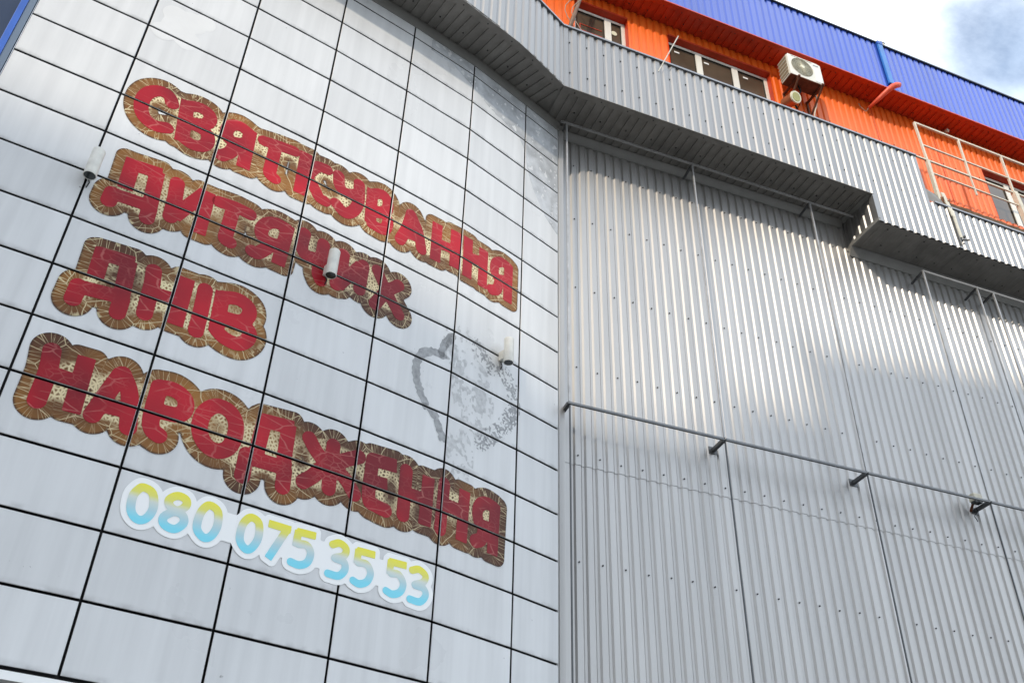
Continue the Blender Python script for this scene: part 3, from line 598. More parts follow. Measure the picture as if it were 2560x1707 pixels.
def window(a, b, top, bottom, parts):
    """reveal lined in orange, frame and panes set back 0.16 m"""
    d1 = DO+0.165
    mb = MB()
    mb.add([F.P(a-0.002, DO-0.004, top), F.P(b+0.002, DO-0.004, top), F.P(b+0.002, d1, top-0.03), F.P(a-0.002, d1, top-0.03)], [(0, 1, 2, 3)])
    mb.add([F.P(a-0.002, DO-0.006, top-0.012), F.P(b+0.002, DO-0.006, top-0.012), F.P(b+0.002, DO-0.006, top+0.03), F.P(a-0.002, DO-0.006, top+0.03)], [(0, 1, 2, 3)])
    mb.add([F.P(b, DO, bottom), F.P(b, DO, top), F.P(b, d1, top-0.03), F.P(b, d1, bottom)], [(0, 1, 2, 3)])
    mb.add([F.P(a, DO, bottom), F.P(a, d1, bottom), F.P(a, d1, top-0.03), F.P(a, DO, top)], [(0, 1, 2, 3)])
    w = MB(); fr = MB(); d = d1-0.03; ztop = top-0.035
    xs = [a]+parts+[b]
    fr.box(F.P((a+b)/2, d, ztop-0.03), tF*((b-a)/2), nF*0.03, UP*0.028)
    fr.box(F.P((a+b)/2, d, bottom+0.03), tF*((b-a)/2), nF*0.03, UP*0.028)
    for k, x in enumerate(xs):
        ww = 0.035 if k in (0, len(xs)-1) else 0.062
        xx = x+0.035 if k == 0 else (x-0.035 if k == len(xs)-1 else x)
        fr.box(F.P(xx, d-0.002, (ztop+bottom)/2), tF*ww, nF*0.032, UP*((ztop-bottom)/2-0.004))
    fo = fr.build('window', M['pvc'], ow, bevel=0.005)
    mb.build('reveal', M['red_orange'], fo)
    for k in range(len(xs)-1):
        x0 = xs[k]+(0.07 if k == 0 else 0.062); x1 = xs[k+1]-(0.07 if k == len(xs)-2 else 0.062)
        gsk = MB()
        for (p0, p1) in ((F.P(x0+0.006, d-0.012, ztop-0.06), F.P(x1-0.006, d-0.012, ztop-0.06)), (F.P(x0+0.006, d-0.012, bottom), F.P(x0+0.006, d-0.012, ztop-0.06)), (F.P(x1-0.006, d-0.012, bottom), F.P(x1-0.006, d-0.012, ztop-0.06))):
            gsk.bar(p0, p1, 0.012, 0.012)
        gsk.build('gasket', M['gasket'], fo)
        pn = MB(); pn.box(F.P((x0+x1)/2, d+0.004, (ztop+bottom)/2-0.02), tF*((x1-x0)/2), nF*0.006, UP*((ztop-bottom)/2-0.04)); pn.build('pane', M['pane'], fo)
    return fo
win_a = window(0.50, 1.51, 3.20, 1.3, [1.18]); win_b = window(2.305, 4.41, 3.20, 1.3, [2.97, 3.72]); win_c = window(9.155, 11.0, 2.71, 1.42, [9.83, 10.5])
for s in (2.52, 3.12, 3.93):                   # small white labels on the panes
    q = MB(); q.box(F.P(s+0.02, DO+0.124, 2.98), tF*0.05, nF*0.002, UP*0.018); q.build('pane_sticker', M['sticker_white'], win_b)
q = MB(); q.tube([F.P(1.305, DO+0.128, 2.85), F.P(1.305, DO+0.120, 2.85)], 0.055, 20); q.build('round_vent', M['cream'], win_a)
q = MB()
for a, b, z in ((0.66, 1.07, 2.78), (0.66, 1.07, 2.62)): q.box(F.P((a+b)/2, DO+0.126, z), tF*((b-a)/2), nF*0.003, UP*0.006)
q.box(F.P(0.66, DO+0.126, 2.65), tF*0.006, nF*0.003, UP*0.14); q.build('blind_bar', M['red_orange'], win_a)
# red soffit
for a, b in zip(np.linspace(-0.4, 11, 11), np.linspace(-0.4, 11, 11)[1:]):
    ribbed_soffit(F, float(a), float(b), 0.21, DO+0.05, ZT+0.003, depth=0.018, of=0.088, sl=0.006).build('soffit_sheet', M['red_orange'], ow)
q = strip(F, -0.4, 11.0, [(0.200, ZT-0.010), (0.30, ZT-0.006), (0.30, ZT+0.003), (0.200, ZT+0.012)]); q.build('soffit_flashing', M['red_orange'], ow)
q = strip(F, -0.4, 11.0, [(0.22, ZT+0.03), (1.2, ZT+0.03), (1.2, ZT+0.05), (0.22, ZT+0.05)]); q.build('soffit_backing', M['red_orange'], ow)
LB = Path([(p.x-0.163, p.y+0.148) for p in FL.p[:-1]]+[(0.545, 9.25)])
q = strip(LB, LB.L[-1]-4, LB.L[-1], [(0.0, ZT), (0.45, ZT), (0.45, ZT+0.03), (0.0, ZT+0.03)], 8); q.build('soffit_sheet', M['red_orange'], ow)
sw = MB()
for k in range(40):
    s = 4.45+PITCH_R*2*k
    if s < 9.1: screw(sw, F.P(s, DO+0.018, 2.45+random.gauss(0, 0.01)), -nF, 0.009)
    if s < 9.1 and s > 6.8: screw(sw, F.P(s, DO+0.018, 1.3+random.gauss(0, 0.01)), -nF, 0.009)
for k in range(30):
    s = -0.1+0.36*k; screw(sw, F.P(s, 0.30, ZT+0.001), (0, 0, -1), 0.010); screw(sw, F.P(s+0.15, 0.50, ZT+0.001), (0, 0, -1), 0.010)
setp(sw.build('screw_heads', M['screw'], ow), kind='stuff')

# ------------------------------------------------------------------ blue roof edge
br = thing('blue_roof_edge', 'bright blue ribbed roof edge band against the sky', 'roof edge', F.P(5, 0.22, 4.2))
DB, BT = 0.22, 4.86
bc = [-0.4, 0.7456, 1.8912, 3.0368, 4.1824, 5.328, 6.4736, 6.87, 8.016, 9.16, 10.3, 11.0]
for a, b in zip(bc, bc[1:]): ribbed(F, a, b+0.002, ZT+0.012, BT-0.02 if a >= 6.8 else BT, DB+random.uniform(-0.001, 0.001), phase=0.03).build('sheet', M['blue'], br)
q = strip(F, -0.4, 6.86, [(DB-0.03, BT-0.016), (DB+0.25, BT-0.010), (DB+0.25, BT+0.02), (DB-0.03, BT+0.014)]); q.build('coping', M['tube_dark'], br)
q = strip(F, 6.86, 11.0, [(DB-0.03, BT-0.036), (DB+0.25, BT-0.03), (DB+0.25, BT), (DB-0.03, BT-0.006)]); q.build('coping', M['tube_dark'], br)
q = strip(F, -0.4, 11.0, [(DB+0.03, ZT+0.06), (3.5, ZT+0.06), (3.5, BT-0.06), (DB+0.03, BT-0.06)]); q.build('core', M['dark'], br)
q = strip(LB, LB.L[-1]-4, LB.L[-1], [(0.0, ZT+0.012), (0.4, ZT+0.06), (0.4, BT), (0.0, BT)], 8); q.build('return_sheet', M['blue'], br)
sw = MB()
for z in (3.75, 4.5):
    for k in range(42):
        s = -0.2+PITCH_R*2*k
        if s < 10.9: screw(sw, F.P(s, DB+0.018, z+random.gauss(0, 0.02)), -nF, 0.008)
setp(sw.build('screw_heads', mat('blue_screw', (0.02, 0.04, 0.18), 0.5), br), kind='stuff')
# ------------------------------------------------------------------ vinyl lettering cut at the panel joints
def seg_all(pts, grid_u, grid_z):
    """distance and running length to a polyline"""
    best = np.full(grid_u.shape, 1e9); tt = np.zeros(grid_u.shape); acc = 0.0
    for (ax, ay), (bx, by) in zip(pts, pts[1:]):
        dx, dy = bx-ax, by-ay; L2 = max(1e-9, dx*dx+dy*dy); ln = math.sqrt(L2)
        w = ((grid_u-ax)*dx+(grid_z-ay)*dy)/L2; wc = np.clip(w, 0, 1)
        qx, qy = grid_u-ax-wc*dx, grid_z-ay-wc*dy; d = np.hypot(qx, qy)
        side = np.sign((grid_u-ax)*dy-(grid_z-ay)*dx)
        ang = np.arctan2(np.abs((grid_u-ax)*dy-(grid_z-ay)*dx)/ln, np.where(w > 1, (w-1)*ln, np.where(w < 0, -w*ln, 1e9)))
        ext = np.where(w > 1, (math.pi/2-ang)*0.12, np.where(w < 0, -(math.pi/2-ang)*0.12, 0))
        run = (acc+wc*ln+ext)+np.where(side > 0, 0, 37.3)
        m = d < best; best = np.where(m, d, best); tt = np.where(m, run, tt); acc += ln
    return best, tt
def smooth(pts, it=2):
    closed = len(pts) > 3 and math.hypot(pts[0][0]-pts[-1][0], pts[0][1]-pts[-1][1]) < 0.004
    P_ = [tuple(p) for p in pts]
    if closed: P_ = [P_[-2]]+P_+[P_[1]]
    else: P_ = [(2*P_[0][0]-P_[1][0], 2*P_[0][1]-P_[1][1])]+P_+[(2*P_[-1][0]-P_[-2][0], 2*P_[-1][1]-P_[-2][1])]
    out = []
    for a, b, c, d in zip(P_, P_[1:], P_[2:], P_[3:]):
        for t in (0, 0.25, 0.5, 0.75):
            out.append(tuple(0.5*(2*b[i]+(c[i]-a[i])*t+(2*a[i]-5*b[i]+4*c[i]-d[i])*t*t+(3*b[i]-a[i]-3*c[i]+d[i])*t**3) for i in (0, 1)))
    return out+[P_[-2]]
for _ls in (w1, w2, w3, w4, ph):
    for _l in _ls:
        for _k in range(len(_l)):
            if _l[_k][0] == 'c' and len(_l[_k][1]) > 2: _l[_k] = ('c', smooth(_l[_k][1]))
def letter_sdf(strokes, hw, gu, gz):
    sd_ = np.full(gu.shape, 1e9); tr = np.zeros(gu.shape)
    for k, (md, pts) in enumerate(strokes):
        if md == 'b':
            (ax, ay), (bx, by) = pts[0], pts[-1]; ln = math.hypot(bx-ax, by-ay); cx, cy = (ax+bx)/2, (ay+by)/2; ux, uy = (bx-ax)/ln, (by-ay)/ln
            p = np.abs((gu-cx)*ux+(gz-cy)*uy)-ln/2+0.004; q = np.abs(-(gu-cx)*uy+(gz-cy)*ux)-hw+0.004
            d = np.hypot(np.maximum(p, 0), np.maximum(q, 0))+np.minimum(np.maximum(p, q), 0)-0.004
            _, t_ = seg_all(pts, gu, gz)
        else:
            d, t_ = seg_all(pts, gu, gz); d = d-hw
        m = d < sd_; sd_ = np.where(m, d, sd_); tr = np.where(m, t_+11.7*k, tr)
    return sd_, tr
def boxblur(a, r):
    k = 2*r+1
    for ax in (0, 1):
        p = np.pad(a, [(r+1, r) if i == ax else (0, 0) for i in (0, 1)], mode='edge'); c = np.cumsum(p, axis=ax)
        a = (np.take(c, range(k, p.shape[ax]), axis=ax)-np.take(c, range(0, p.shape[ax]-k), axis=ax))/k
    return a
RECTS = []
for i in range(7):
    for k in range(-1, 16):
        zt = ROW0-DZ*k-GAP-0.004 if k >= 0 else ZS-0.01
        RECTS.append((i, U[i]+GAP+0.004, U[i+1]-GAP-0.004, ROW0-DZ*(k+1)+GAP+0.004, zt))
def facet_rects(): return [(i, U[i], U[i+1], 3.6, ZS-0.02) for i in range(7)]
def facet_point(i, u, z, off):
    t2 = LW.t[i]; a = LW.p[i]; x = a.x+t2.x*(u-U[i])+t2.y*off; y = a.y+t2.y*(u-U[i])-t2.x*off
    return x, y, z
CASES = {}
def shape_mesh(name, fn, bounds, rects, off, m, parent, h=0.014, want_uv=True):
    """marching squares of fn(u, z) <= 0 on every rectangle of wall; fn returns (sdf, run, dens, off-distance)"""
    V = []; FC = []; UVW = []; UVF = []; DN = []
    u0, u1, z0, z1 = bounds
    for (i, a, b, c, d) in rects:
        a2, b2, c2, d2 = max(a, u0), min(b, u1), max(c, z0), min(d, z1)
        if b2-a2 < 0.004 or d2-c2 < 0.004: continue
        nu = max(2, int(round((b2-a2)/h))+1); nz = max(2, int(round((d2-c2)/h))+1)
        us = np.linspace(a2, b2, nu); zs = np.linspace(c2, d2, nz); gu, gz = np.meshgrid(us, zs, indexing='ij')
        sd_, run, dens, dist = fn(gu, gz)
        if sd_.min() > 0: continue
        key = {}
        def vert(kind, x, y):
            k_ = (kind, x, y)
            if k_ in key: return key[k_]
            if kind == 0: f = 0; x2, y2 = x, y
            elif kind == 1: x2, y2 = x+1, y
            else: x2, y2 = x, y+1
            s0, s1 = sd_[x, y], sd_[x2, y2]; f = 0.0 if kind == 0 else float(s0/(s0-s1))
            mix = lambda A: float(A[x, y]*(1-f)+A[x2, y2]*f)
            uu, zz = mix(gu), mix(gz)
            rn = float(run[x, y] if f < 0.5 else run[x2, y2])
            V.append(facet_point(i, uu, zz, off)); UVW.append((uu, zz)); UVF.append((rn, mix(dist))); DN.append(mix(dens)); key[k_] = len(V)-1
            return key[k_]
        ins = sd_ <= 0
        cell = ins[:-1, :-1]*1+ins[1:, :-1]*2+ins[1:, 1:]*4+ins[:-1, 1:]*8
        for x, y in zip(*np.nonzero(cell)):
            x = int(x); y = int(y); cs = int(cell[x, y])
            A, B, C, D = (x, y), (x+1, y), (x+1, y+1), (x, y+1)
            eAB, eBC, eCD, eDA = (1, x, y), (2, x+1, y), (1, x, y+1), (2, x, y)
            loop = []
            for bit, P0, e0 in ((1, A, eAB), (2, B, eBC), (4, C, eCD), (8, D, eDA)):
                if cs & bit: loop.append(vert(0, *P0))
                nb = {1: 2, 2: 4, 4: 8, 8: 1}[bit]
                if bool(cs & bit) != bool(cs & nb): loop.append(vert(*e0))
            if len(loop) >= 3: FC.append(tuple(loop))
    if not FC: return None
    me = bpy.data.meshes.new(name); org = parent_world(parent) if parent is not None else Vector((0, 0, 0))
    me.from_pydata([(p[0]-org.x, p[1]-org.y, p[2]-org.z) for p in V], [], FC); me.materials.append(m)
    if want_uv:
        li = np.zeros(len(me.loops), dtype=np.int32); me.loops.foreach_get('vertex_index', li)
        for nm, arr in (('wall', UVW), ('flow', UVF)):
            ly = me.uv_layers.new(name=nm); ly.data.foreach_set('uv', np.asarray(arr, dtype=np.float32)[li].ravel())
        at = me.attributes.new('dens', 'FLOAT', 'POINT'); at.data.foreach_set('value', np.asarray(DN, dtype=np.float32))
    me.update()
    o = bpy.data.objects.new(name, me); COL.objects.link(o)
    if parent is not None: o.parent = parent
    return o
def bounds_of(strokes_list, pad):
    P_ = [p for st_ in strokes_list for _, pts in st_ for p in pts]
    return min(p[0] for p in P_)-pad, max(p[0] for p in P_)+pad, min(p[1] for p in P_)-pad, max(p[1] for p in P_)+pad
def make_word(letters, label, hw=0.073, group=None, dim=''):
    bo = bounds_of(letters, 0.3)
    cu, cz = (bo[0]+bo[1])/2, (bo[2]+bo[3])/2
    t = thing('vinyl_word', label, 'lettering', LW.P(cu, 0, cz, 0), group)
    # how hemmed in a spot is by red letters, on one coarse grid
    h = 0.02; us = np.arange(bo[0], bo[1], h); zs = np.arange(bo[2], bo[3], h); gu, gz = np.meshgrid(us, zs, indexing='ij')
    full = np.full(gu.shape, 1e9)
    for l in letters: full = np.minimum(full, letter_sdf(l, hw, gu, gz)[0])
    hem = boxblur(boxblur((full < 0).astype(float), 5), 4)
    def dens_at(u, z):
        x = np.clip((u-bo[0])/h, 0, len(us)-1.001); y = np.clip((z-bo[2])/h, 0, len(zs)-1.001); xi = x.astype(int); yi = y.astype(int); fx = x-xi; fy = y-yi
        return hem[xi, yi]*(1-fx)*(1-fy)+hem[xi+1, yi]*fx*(1-fy)+hem[xi, yi+1]*(1-fx)*fy+hem[xi+1, yi+1]*fx*fy
    def back(u, z):
        sd_ = np.full(u.shape, 1e9); run = np.zeros(u.shape)
        for k, l in enumerate(letters):
            d, r_ = letter_sdf(l, hw, u, z); mm = d < sd_; sd_ = np.where(mm, d, sd_); run = np.where(mm, r_+101.3*k, run)
        return sd_-BACK_W, run, dens_at(u, z), sd_
    b_ = bounds_of(letters, BACK_W+hw+0.02)
    shape_mesh('backing', back, b_, RECTS, 0.0035, M['vinyl_brown'+dim], t, 0.013)
    for l in letters:
        def red(u, z, l=l):
            d, r_ = letter_sdf(l, hw, u, z); return d, r_, dens_at(u, z), d
        shape_mesh('letter', red, bounds_of([l], hw+0.02), RECTS, 0.0060, M['vinyl_red'+dim], t, 0.011)
    return t
make_word(w1, 'topmost cracked red vinyl word on brown backing, longest of the upper two lines', group='red vinyl words on the curved wall')
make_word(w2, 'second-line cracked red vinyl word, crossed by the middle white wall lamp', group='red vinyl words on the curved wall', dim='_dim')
make_word(w3, 'short four-letter red vinyl word on brown backing, third line', group='red vinyl words on the curved wall')
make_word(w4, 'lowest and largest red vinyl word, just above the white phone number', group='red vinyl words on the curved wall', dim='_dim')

# phone number sticker
bo = bounds_of(ph, 0.2)
pt = thing('phone_sticker', 'white sticker with yellow to cyan phone number below the red words', 'sticker', LW.P((bo[0]+bo[1])/2, 0, 4.97, 0))
spine = [(min(p[0] for s_ in ph[0] for p in s_[1])+0.10, 4.972), (max(p[0] for s_ in ph[-1] for p in s_[1])-0.12, 4.972)]
def pback(u, z):
    sd_ = seg_all(spine, u, z)[0]-0.125
    for l in ph: sd_ = np.minimum(sd_, letter_sdf(l, 0.035, u, z)[0]-0.046)
    return sd_, sd_*0, sd_*0, sd_
shape_mesh('backing', pback, bounds_of(ph, 0.12), facet_rects(), 0.0045, M['sticker_white'], pt, 0.013)
for l in ph:
    def dg(u, z, l=l):
        d, r_ = letter_sdf(l, 0.035, u, z); return d, r_, d*0, d
    shape_mesh('digit', dg, bounds_of([l], 0.06), facet_rects(), 0.0065, M['digit_print'], pt, 0.009)

# old glue left by a removed sticker, and the stripped strip of film at the top right
class VN:
    """cheap value noise on the wall"""
    def __init__(s, seed): s.g = np.random.default_rng(seed).random((256, 256))
    def __call__(s, u, z, f):
        x, y = u*f, z*f; xi, yi = np.floor(x).astype(int), np.floor(y).astype(int); fx, fy = x-xi, y-yi; fx = fx*fx*(3-2*fx); fy = fy*fy*(3-2*fy)
        a = s.g[xi % 256, yi % 256]; b = s.g[(xi+1) % 256, yi % 256]; c = s.g[xi % 256, (yi+1) % 256]; d = s.g[(xi+1) % 256, (yi+1) % 256]
        return (a*(1-fx)+b*fx)*(1-fy)+(c*(1-fx)+d*fx)*fy
vn = VN(3)
M['glue'] = mat('glue', (0.40, 0.41, 0.42), 0.6, 0, 0.3, 0, 0.35, 18)
M['glue_light'] = mat('glue_light', (0.60, 0.61, 0.615), 0.6, 0, 0.3, 0, 0.25, 18)
gl = thing('glue_residue', 'grey ragged glue marks left by a removed sticker under the right wall lamp', 'stain', LW.P(5.2, 0, 7.2, 0))
def ragged(pts, hw, amp, f):
    def fn(u, z):
        d = seg_all(pts, u, z)[0]-hw+amp*(0.55*vn(u, z, f)+0.45*vn(u, z, f*2.7)-0.28)
        return d, d*0, d*0, d
    return fn
for pts, hw, amp, f, mm in ((arc1, 0.058, 0.040, 14, 'glue'), (arc2, 0.058, 0.045, 14, 'glue'), (arc3, 0.055, 0.09, 12, 'glue')):
    shape_mesh('glue_band', ragged(pts, hw, amp, f), bounds_of([[('c', pts)]], 0.1), RECTS, 0.0012, M[mm], gl, 0.010)
def speck(u, z):
    ring = np.abs(seg_all(arc4, u, z)[0]-0.02)-0.09
    d = np.maximum(ring, 0.56-(0.5*vn(u, z, 60)+0.3*vn(u, z, 26)+0.2*vn(u, z, 9)+0.06*(ring < -0.06)))
    return d, d*0, d*0, d
setp(shape_mesh('glue_specks', speck, bounds_of([[('c', arc4)]], 0.15), RECTS, 0.0012, M['glue'], gl, 0.009), kind='stuff')
def speck2(u, z):
    ell = np.minimum(np.hypot((u-5.12)/0.24, (z-7.80)/0.34), np.minimum(np.hypot((u-5.33)/0.32, (z-7.25)/0.50), np.hypot((u-5.20)/0.20, (z-6.45)/0.34)))-1
    d = np.maximum(ell*0.2, 0.535-(0.34*vn(u+9, z*0.7, 46)+0.33*vn(u*1.4, z+5, 17)+0.33*vn(u, z, 7)))
    return d, d*0, d*0, d
setp(shape_mesh('glue_specks', speck2, (4.7, 5.75, 6.1, 8.3), RECTS, 0.0012, M['glue_light'], gl, 0.009), kind='stuff')

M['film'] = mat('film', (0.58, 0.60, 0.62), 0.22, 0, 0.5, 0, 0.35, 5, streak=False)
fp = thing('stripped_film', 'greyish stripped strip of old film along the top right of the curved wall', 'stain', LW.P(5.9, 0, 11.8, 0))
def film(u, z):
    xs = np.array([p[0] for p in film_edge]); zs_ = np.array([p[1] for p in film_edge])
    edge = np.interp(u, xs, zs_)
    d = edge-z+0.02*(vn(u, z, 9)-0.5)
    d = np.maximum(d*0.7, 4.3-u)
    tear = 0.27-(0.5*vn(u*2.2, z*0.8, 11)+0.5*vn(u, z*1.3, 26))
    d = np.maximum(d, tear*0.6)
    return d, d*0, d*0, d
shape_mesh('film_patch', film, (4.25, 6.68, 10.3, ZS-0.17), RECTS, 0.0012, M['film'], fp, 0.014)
M['white_patch'] = mat('white_patch', (0.735, 0.742, 0.74), 0.35, 0, 0.4, 0, 0.06, 3)
cp = thing('faded_cloud', 'faint white cloud-shaped patch at the upper left of the curved wall', 'stain', LW.P(1.3, 0, 10.4, 0))
def cloudf(u, z):
    d = np.full(u.shape, 1e9)
    for cx, cz, r_ in ((1.16, 10.18, 0.13), (1.27, 10.32, 0.17), (1.22, 10.50, 0.14), (1.40, 10.50, 0.16), (1.40, 10.22, 0.15), (1.52, 10.60, 0.12)):
        d = np.minimum(d, np.hypot(u-cx, z-cz)-r_)
    return d+0.02*(vn(u, z, 12)-0.5), d*0, d*0, d
shape_mesh('cloud_patch', cloudf, (0.95, 1.75, 9.95, 10.8), RECTS, 0.0010, M['white_patch'], cp, 0.016)

# ------------------------------------------------------------------ cylinder wall lamps
def wall_lamp(u, zt, zb, label):
    i = max(k for k in range(7) if U[k] <= u); t2 = Vector((LW.t[i].x, LW.t[i].y, 0)); n2 = Vector((t2.y, -t2.x, 0))
    c = Vector(facet_point(i, u, 0, 0.145)); c.z = 0
    t = thing('wall_lamp', label, 'lamp', c+UP*(zt+zb)/2, 'cylinder lamps on the curved wall')
    b = MB(); r = 0.058; n = 28
    prof = [(0.050, zb+0.004), (0.058, zb), (0.060, zb+0.006), (r, zb+0.02), (r, zt-0.01), (r-0.006, zt), (0.050, zt), (0.048, zt-0.02)]
    for q, (rr, z) in enumerate(prof):
        for k in range(n):
            a = 2*math.pi*k/n; b.v.append((c.x+rr*math.cos(a), c.y+rr*math.sin(a), z))
    for q in range(len(prof)-1):
        for k in range(n): b.f.append((q*n+k, q*n+(k+1) % n, (q+1)*n+(k+1) % n, (q+1)*n+k))
    o = b.build('body', M['lamp_body'], t, smooth=True)
    es = o.modifiers.new('edge', 'EDGE_SPLIT'); es.split_angle = R(40)
    q = MB(); q.tube([c+UP*(zb+0.003), c+UP*(zb+0.03)], 0.052, 24); q.build('lens', M['lamp_lens'], t)
    q = MB(); q.tube([c+UP*(zt-0.02), c+UP*(zt-0.004)], 0.050, 24); q.build('lens', M['lamp_lens'], t)
    q = MB(); zc = (zt+zb)/2-0.03; q.tube([c-n2*0.135+UP*(zc-0.05), c-n2*0.13+UP*(zc-0.10)+t2*0.02, c-n2*0.138+UP*(zc-0.16)+t2*0.01], 0.006, 6); q.build('cable', M['gasket'], t)
    q = MB(); q.box(c-n2*0.085+UP*zc, t2*0.032, n2*0.056, UP*0.060); q.build('bracket', M['lamp_body'], t, bevel=0.005)
    return t
wall_lamp(1.015, 8.131, 7.806, 'white cylinder wall lamp left of the second word, on the vertical joint')
wall_lamp(3.398, 8.143, 7.815, 'white cylinder wall lamp in front of the second red word')
wall_lamp(5.713, 8.149, 7.815, 'stained cream cylinder wall lamp above the grey glue marks')
M['tube_mid'] = mat('tube_mid', (0.17, 0.175, 0.18), 0.42, 0.4, 0.5, 0, 0.25, 6)
# ------------------------------------------------------------------ banner frame of thin square tube standing off the ribbed wall
bf = thing('banner_frame', 'thin grey tube frame with a long rail standing off the ribbed wall', 'frame', RW.P(3, -0.14, -5.0), None)
tR_, nR_ = RW.T(1); DF = -0.14; TW = 0.023
def tubeR(a, b, name, m, w=TW, d=DF):
    q = MB(); q.bar(RW.P(a[0], d, a[1]), RW.P(b[0], d, b[1]), w, w); return q.build(name, m, bf)
for a, b in ((0.06, 2.175), (2.205, 4.315), (4.345, 6.345), (6.375, 9.9)):
    tubeR((a, -5.0), (b, -5.0), 'rail', M['tube_mid'], 0.029)
for s, zt in ((0.075, -0.11), (2.19, -0.125), (4.33, -0.135), (6.36, -0.90), (7.45, -0.90), (7.79, -0.90)):
    q = MB(); q.bar(RW.P(s, DF, zt), RW.P(s, DF, -4.98), TW, TW, up=nR_); q.build('upright', M['tube'], bf)
    q = MB(); q.bar(RW.P(s+0.012, DF+0.01, -5.02), RW.P(s+0.012, DF+0.01, -10.2), 0.016, 0.016, up=nR_); q.build('upright', M['tube_dark'], bf)
tubeR((-0.02, -0.10), (5.17, -0.125), 'top_tube', M['tube'], 0.027); tubeR((6.345, -0.885), (9.9, -0.885), 'top_tube', M['tube'], 0.027)
for s in (0.075, 2.19, 4.33, 6.36):
    q = MB(); q.bar(RW.P(s, DF+0.02, -5.0), RW.P(s+0.012, DW+0.02, -5.0), 0.045, 0.045); q.build('standoff', M['tube_dark'], bf)
    q = MB(); q.box(RW.P(s+0.012, DW-0.004, -5.0), tR_*0.06, nR_*0.006, UP*0.05); q.build('base_plate', M['tube_dark'], bf)
for s, z in ((0.075, -0.10), (2.19, -0.12), (4.33, -0.13), (6.36, -0.89), (7.45, -0.89), (7.79, -0.89)):
    q = MB(); q.bar(RW.P(s, DF, z), RW.P(s, DW-0.02, z-0.05), 0.028, 0.028); q.build('standoff', M['tube_dark'], bf)
# small floodlight at the far rail node
fl_ = thing('floodlight', 'small cream floodlight on the rail node with a dangling cable', 'lamp', RW.P(6.25, 0.02, -4.95))
q = MB(); q.box(RW.P(6.27, 0.0, -4.90), tR_*0.075, nR_*0.055, UP*0.055); q.build('housing', M['beige'], fl_, bevel=0.012)
q = MB(); q.box(RW.P(6.27, -0.005, -4.966), tR_*0.062, nR_*0.045, UP*0.012); q.build('glass', M['lamp_lens'], fl_)
q = MB(); q.bar(RW.P(6.27, 0.05, -4.93), RW.P(6.30, DW, -5.02), 0.03, 0.02); q.build('bracket', M['rust'], fl_)
q = MB(); q.tube([RW.P(6.30+0.03*math.sin(k*1.3), 0.06+0.01*k, -5.02-0.028*k) for k in range(7)], 0.006, 6); q.build('cable', M['gasket'], fl_, smooth=True)

# ------------------------------------------------------------------ air conditioner
ac = thing('air_conditioner', 'cream outdoor air conditioner unit bolted under the blue roof edge', 'air conditioner', F.P(4.83, 0.32, 2.735))
A0, A1, AZ0, AZ1, AD0, AD1 = 4.475, 5.185, 2.737, 3.290, 0.18, 0.455
cx, cz_ = (A0+A1)/2, (AZ0+AZ1)/2
q = MB(); q.box(F.P(cx, (AD0+AD1)/2+0.012, cz_), tF*((A1-A0)/2-0.001), nF*((AD1-AD0)/2-0.012), UP*((AZ1-AZ0)/2-0.003)); q.build('casing', M['ac_white'], ac, bevel=0.012)
# front plate with a round opening
FC_, FR = (A0+0.285, AZ0+0.285), 0.228
mb = MB(); n = 48; outer = []; inner = []
for k in range(n):
    a = 2*math.pi*k/n; c_, s_ = math.cos(a), math.sin(a)
    hx0, hx1, hz0, hz1 = FC_[0]-A0, A1-FC_[0], FC_[1]-AZ0, AZ1-FC_[1]
    tx = (hx1 if c_ > 0 else hx0)/max(1e-6, abs(c_)); tz = (hz1 if s_ > 0 else hz0)/max(1e-6, abs(s_)); r_ = min(tx, tz)
    outer.append((FC_[0]+c_*r_, FC_[1]+s_*r_)); inner.append((FC_[0]+c_*FR, FC_[1]+s_*FR))
for ring, d in ((outer, AD0+0.004), (inner, AD0), (inner, AD0+0.0115)):
    for x, z in ring: mb.v.append(tuple(F.P(x, d, z)))
for k in range(n):
    j = (k+1) % n; mb.f += [(k, j, n+j, n+k), (n+k, n+j, 2*n+j, 2*n+k)]
b_ = len(mb.v)
for x, z in outer: mb.v.append(tuple(F.P(x, AD0+0.02, z)))
for k in range(n): mb.f.append((k, b_+k, b_+(k+1) % n, (k+1) % n))
for x, z in [(A0, AZ0), (A1, AZ0), (A1, AZ1), (A0, AZ1)]: pass
mb.build('front_plate', M['ac_white'], ac)
q = MB(); q.tube([F.P(FC_[0], AD0+0.011, FC_[1]), F.P(FC_[0], AD0+0.0135, FC_[1])], FR, 40); q.build('fan_recess', M['ac_dark'], ac)
q = MB()
for k in range(5):
    a = 2*math.pi*k/5+0.3
    p0 = [F.P(FC_[0]+math.cos(a+da)*rr, AD0+0.009+dd, FC_[1]+math.sin(a+da)*rr) for rr, da, dd in ((0.05, -0.2, 0), (0.05, 0.35, 0), (0.20, 0.55, 0.0015), (0.205, -0.05, -0.001))]
    q.add(p0, [(0, 1, 2, 3)])
q.build('fan_blades', mat('fan_blade', (0.20, 0.21, 0.18), 0.5), ac)
q = MB()
for k in range(44):
    a = 2*math.pi*k/44; c_, s_ = math.cos(a), math.sin(a)
    q.bar(F.P(FC_[0]+c_*0.045, AD0-0.012, FC_[1]+s_*0.045), F.P(FC_[0]+c_*FR, AD0-0.002, FC_[1]+s_*FR), 0.0042)
for rr in (0.085, 0.125, 0.165, 0.20, FR):
    q.tube([F.P(FC_[0]+math.cos(2*math.pi*k/36)*rr, AD0-0.010+0.006*rr/FR, FC_[1]+math.sin(2*math.pi*k/36)*rr) for k in range(37)], 0.0026, 5, cap=False)
q.build('fan_guard', mat('fan_guard', (0.55, 0.52, 0.38), 0.45), ac)
